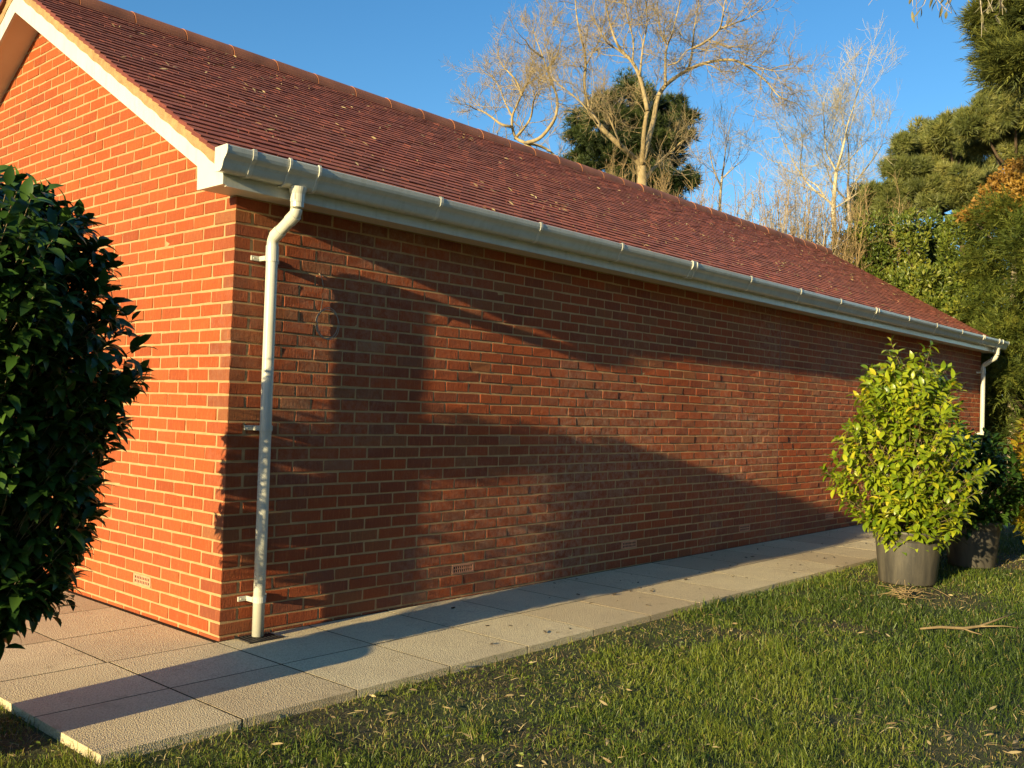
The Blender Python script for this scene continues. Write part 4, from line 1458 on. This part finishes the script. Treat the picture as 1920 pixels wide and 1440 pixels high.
th = RNG.uniform(0, 2*math.pi, n); ln = np.clip(RNG.gamma(2.0, 0.46, n), 0.05, 2.2)
dx, dy = np.cos(th), np.sin(th)
fa = RNG.uniform(0, 2*math.pi, n)
sx, sy = np.cos(fa)*wd/2, np.sin(fa)*wd/2
z0 = lzv(gx)-0.014
B = np.stack([gx, gy, z0], 1)
S = np.stack([sx, sy, np.zeros(n)], 1)
Mi = B+np.stack([dx*ln*h*0.35, dy*ln*h*0.35, h*0.62], 1)
cosl = 1/np.sqrt(1+(ln*0.5)**2)
Ti = B+np.stack([dx*ln*h, dy*ln*h, h*np.clip(1.05-0.42*ln, 0.12, 1)], 1)
V = np.stack([B-S, B+S, Mi+S*0.8, Mi-S*0.8, Ti], 1).reshape(-1, 3)
o = (np.arange(n)*5)[:, None]
fl = (o+np.array([[0, 1, 2, 3, 3, 2, 4]])).ravel()
tt = np.tile([4, 3], n)
dry = np.clip(0.75-patch, 0, 1)
rv = RNG.random(n)*0.55+0.10+0.60*(vnoise(gx, gy, 0.9, 5)-0.5)+0.40*(vnoise(gx, gy, 4.0, 6)-0.5)
rv = np.clip(rv, 0, 0.72)
isdry = RNG.random(n) < (0.05+0.40*np.clip((0.44-patch)/0.22, 0, 1))
rv[isdry] = RNG.uniform(0.74, 1.0, isdry.sum())
go = mesh_np("grass", V, fl, tt, M['grass'], None, np.repeat(np.clip(rv, 0, 1), 2))
tag(go, "short uneven winter grass with bare and straw coloured patches", "grass", kind='stuff')

# small round-leaved weeds and moss in the turf
k = 26000
az = RNG.uniform(YAW-0.62, YAW+0.62, k); u = RNG.random(k); rr = (u*(12**0.8-2.7**0.8)+2.7**0.8)**(1/0.8)
tx = CAM[0]+rr*np.sin(az); ty = CAM[1]+rr*np.cos(az)
ok = ((ty < PY-0.01) | (tx < XW-2*PITCH_S-0.03)) & ~((tx > -0.1) & (ty > -1.0)) & (vnoise(tx, ty, 2.3, 31)*vnoise(tx, ty, 0.6, 32) > 0.26)
tx, ty = tx[ok], ty[ok]; k = len(tx)
D = np.stack([RNG.normal(0, 1, k), RNG.normal(0, 1, k), RNG.normal(0.1, 0.3, k)], 1)
V, fl, tt = leaves_mesh(np.stack([tx, ty, lzv(tx)+RNG.uniform(-0.004, 0.020, k)], 1), unit(D), np.tile([0, 0, 1.0], (k, 1))+RNG.normal(0, .35, (k, 3)),
                        RNG.uniform(0.010, 0.026, k), RNG.uniform(0.008, 0.018, k), 0.3, DIA_V, DIA_F)
tag(mesh_np("lawn_weeds", V, fl, tt, M['grass'], None, np.repeat(RNG.uniform(0.15, 0.7, k), 4)), "small round leaved weeds creeping through the lawn", "weeds", kind='stuff')

# flattened dead straws woven through the turf
NS = 44000
az = RNG.uniform(YAW-0.62, YAW+0.62, NS); u = RNG.random(NS); rr = (u*(16**0.7-2.7**0.7)+2.7**0.7)**(1/0.7)
tx = CAM[0]+rr*np.sin(az); ty = CAM[1]+rr*np.cos(az)
ok = ((ty < PY-0.03) | (tx < XW-2*PITCH_S-0.04)) & ~((tx > -0.1) & (ty > -1.0)) & (RNG.random(NS) < 0.15+1.3*np.clip(0.60-vnoise(tx, ty, 1.3, 1), 0, 1))
tx, ty, rr = tx[ok], ty[ok], rr[ok]
n = len(tx)
STR_V = np.array([(-.5, 0, 0), (.5, 0, 0), (.5, .5, .10), (-.5, .5, .10), (0, 1, 0.)]); STR_F = [(0, 1, 2, 3), (3, 2, 4)]
D = np.stack([RNG.normal(0, 1, n), RNG.normal(0, 1, n), RNG.normal(0.1, 0.25, n)], 1)
V, fl, tt = leaves_mesh(np.stack([tx, ty, lzv(tx)+RNG.uniform(-0.010, 0.016, n)], 1), unit(D), np.tile([0, 0, 1.0], (n, 1))+RNG.normal(0, .4, (n, 3)),
                        RNG.uniform(0.02, 0.07, n), np.clip(0.0012*rr**0.5, 0.0016, 0.004), RNG.uniform(-.3, .5, n), STR_V, STR_F)
tag(mesh_np("dead_grass", V, fl, tt, M['litter'], None, np.repeat(RNG.uniform(0, 0.9, n), 2)), "flattened dead straw coloured grass woven through the lawn", "dead grass", kind='stuff')

# fallen leaves
WIL_V = np.array([(0, 0, 0), (-.5, .3, .04), (.5, .3, .04), (-.45, .65, .06), (.45, .65, .06), (0, 1, 0.)])
WIL_F = [(0, 2, 1), (1, 2, 4, 3), (3, 4, 5)]
def litter(name, P, Nn, L, W, mat, label, rlo=0, rhi=1, cat="fallen leaves", curl=0.35):
    n = len(P)
    D = RNG.normal(0, 1, (n, 3)); D -= Nn*np.sum(D*Nn, 1, keepdims=True)
    V, fl, tt = leaves_mesh(P, unit(D), Nn+RNG.normal(0, 0.45, (n, 3)), L, W, RNG.uniform(-curl, curl, n), WIL_V, WIL_F)
    ob = mesh_np(name, V, fl, tt, mat, None, np.repeat(RNG.uniform(rlo, rhi, n), 3))
    tag(ob, label, cat, kind='stuff')
NL = 3600
az = RNG.uniform(YAW-0.62, YAW+0.62, NL); u = RNG.random(NL); rr = (u*(14**0.8-2.8**0.8)+2.8**0.8)**(1/0.8)
lx = CAM[0]+rr*np.sin(az); ly = CAM[1]+rr*np.cos(az)
ok = (ly < PY-0.02) | (lx < -1.30)
ok &= RNG.random(NL) < np.clip(0.15+1.6*(0.56-vnoise(lx, ly, 1.3, 1))+0.7*(vnoise(lx, ly, 0.7, 9)-0.3), 0.08, 1)
lx, ly = lx[ok], ly[ok]
n = len(lx)
L = RNG.uniform(0.022, 0.058, n)
litter("fallen_leaves", np.stack([lx, ly, lzv(lx)+RNG.uniform(0.000, 0.026, n)], 1), np.tile([0, 0, 1.0], (n, 1)), L, L*RNG.uniform(0.13, 0.28, n), M['litter'],
       "narrow dry willow leaves scattered over the lawn")
# on the roof slope
n = 1300
y = RNG.uniform(-0.2, AP-0.15, n); x = RNG.uniform(-0.15, LX+0.15, n)
cl = RNG.random(n) < 0.35
cx = RNG.uniform(0, LX, 60); cy_ = RNG.uniform(-0.1, AP-0.3, 60); ci = RNG.integers(0, 60, n)
x = np.where(cl, cx[ci]+RNG.normal(0, 0.12, n), x); y = np.where(cl, np.clip(cy_[ci]+RNG.normal(0, 0.08, n), -0.2, AP-0.15), y)
th = math.atan(SL)
L = RNG.uniform(0.02, 0.062, n)
litter("roof_leaves", np.stack([x, y, 2.671+SL*(y+0.176)+0.010], 1), np.tile([0, -math.sin(th), math.cos(th)], (n, 1)), L, L*RNG.uniform(0.10, 0.26, n), M['litter'],
       "narrow dry leaves caught on the tiled roof slope", 0.1, 0.9)
n = 230
x = RNG.uniform(1.0, 13, n); y = RNG.uniform(-1.2, -0.05, n)
L = RNG.uniform(0.012, 0.05, n)
zz = -0.025+0.006*x
litter("path_debris", np.stack([x, y, zz+0.004], 1), np.tile([0, 0, 1.0], (n, 1)), L, L*RNG.uniform(0.15, 0.5, n), M['debris'], "dark leaf scraps lying on the paving", 0, 1, "leaf scraps")

# the fallen branch on the right and the heap of stalks by the pot
st = MB()
P0 = np.array([3.43, -2.62, lz(3.4)+0.03])
q = [P0, P0+np.array([.10, -.09, .012]), P0+np.array([.20, -.20, .008]), P0+np.array([.29, -.27, .02]), P0+np.array([.42, -.33, .05]), P0+np.array([.60, -.40, .085])]
st.tube(q, [0.006, 0.009, 0.0095, 0.008, 0.006, 0.003], 7)
st.tube([q[2], q[2]+np.array([-.01, -.05, -.01]), q[2]+np.array([.0, -.11, -.02])], [0.006, 0.005, 0.003], 6)
st.tube([q[3], q[3]+np.array([.09, -.12, .01]), q[3]+np.array([.17, -.2, .0])], [0.005, 0.004, 0.002], 6)
tag(st.build("fallen_twig", M['bark_twig'], None, True), "pale crooked fallen branch lying on the lawn at the right", "branch")
hp = MB()
hc = np.array([4.55, -2.12, lz(4.5)+0.015])
for i in range(46):
    a = RNG.uniform(0, 6.28); r_ = RNG.normal(0, 0.14)
    c = hc+np.array([r_*math.cos(a), 0.8*r_*math.sin(a), RNG.uniform(0, 0.04)])
    d = unit(np.array([RNG.normal(), RNG.normal(), RNG.normal()*0.2]))*RNG.uniform(0.04, 0.13)
    hp.tube([c-d, c+np.array([0, 0, RNG.uniform(0, 0.02)]), c+d], [0.0014, 0.0020, 0.001], 4)
tag(hp.build("stalk_heap", M['bark_tan'], None, True), "small heap of dry stalks on the grass in front of the black pot", "twig heap", kind='stuff')

# unseen mass of leaves added behind the camera to cut sky light
rng = np.random.default_rng(201)
k = 26000
x = rng.uniform(-14, 34, k); hh = rng.random(k)**0.8
top = 8.5+1.6*np.sin(x*0.7)+1.1*np.sin(x*1.9+1)
y = -15.5+1.5*np.sin(x*0.5)-rng.random(k)*2.5
P = np.stack([x, y, lz(10)+hh*top], 1)
D = unit(rng.normal(0, 1, (k, 3))+np.array([0, 0.3, 0.3]))
V, fl, tt = leaves_mesh(P, D, rng.normal(0, 1, (k, 3))+np.array([0, 1.0, 0.3]), rng.uniform(0.35, 0.6, k), rng.uniform(0.2, 0.32, k), 0.0, DIA_V, DIA_F)
tag(mesh_np("sky_screen", V, fl, tt, M['laurel'], None, np.repeat(rng.beta(2, 3, k), 4)), "dense evergreen wood added out of view to cut sky light on the long wall", "screen", kind='stuff')
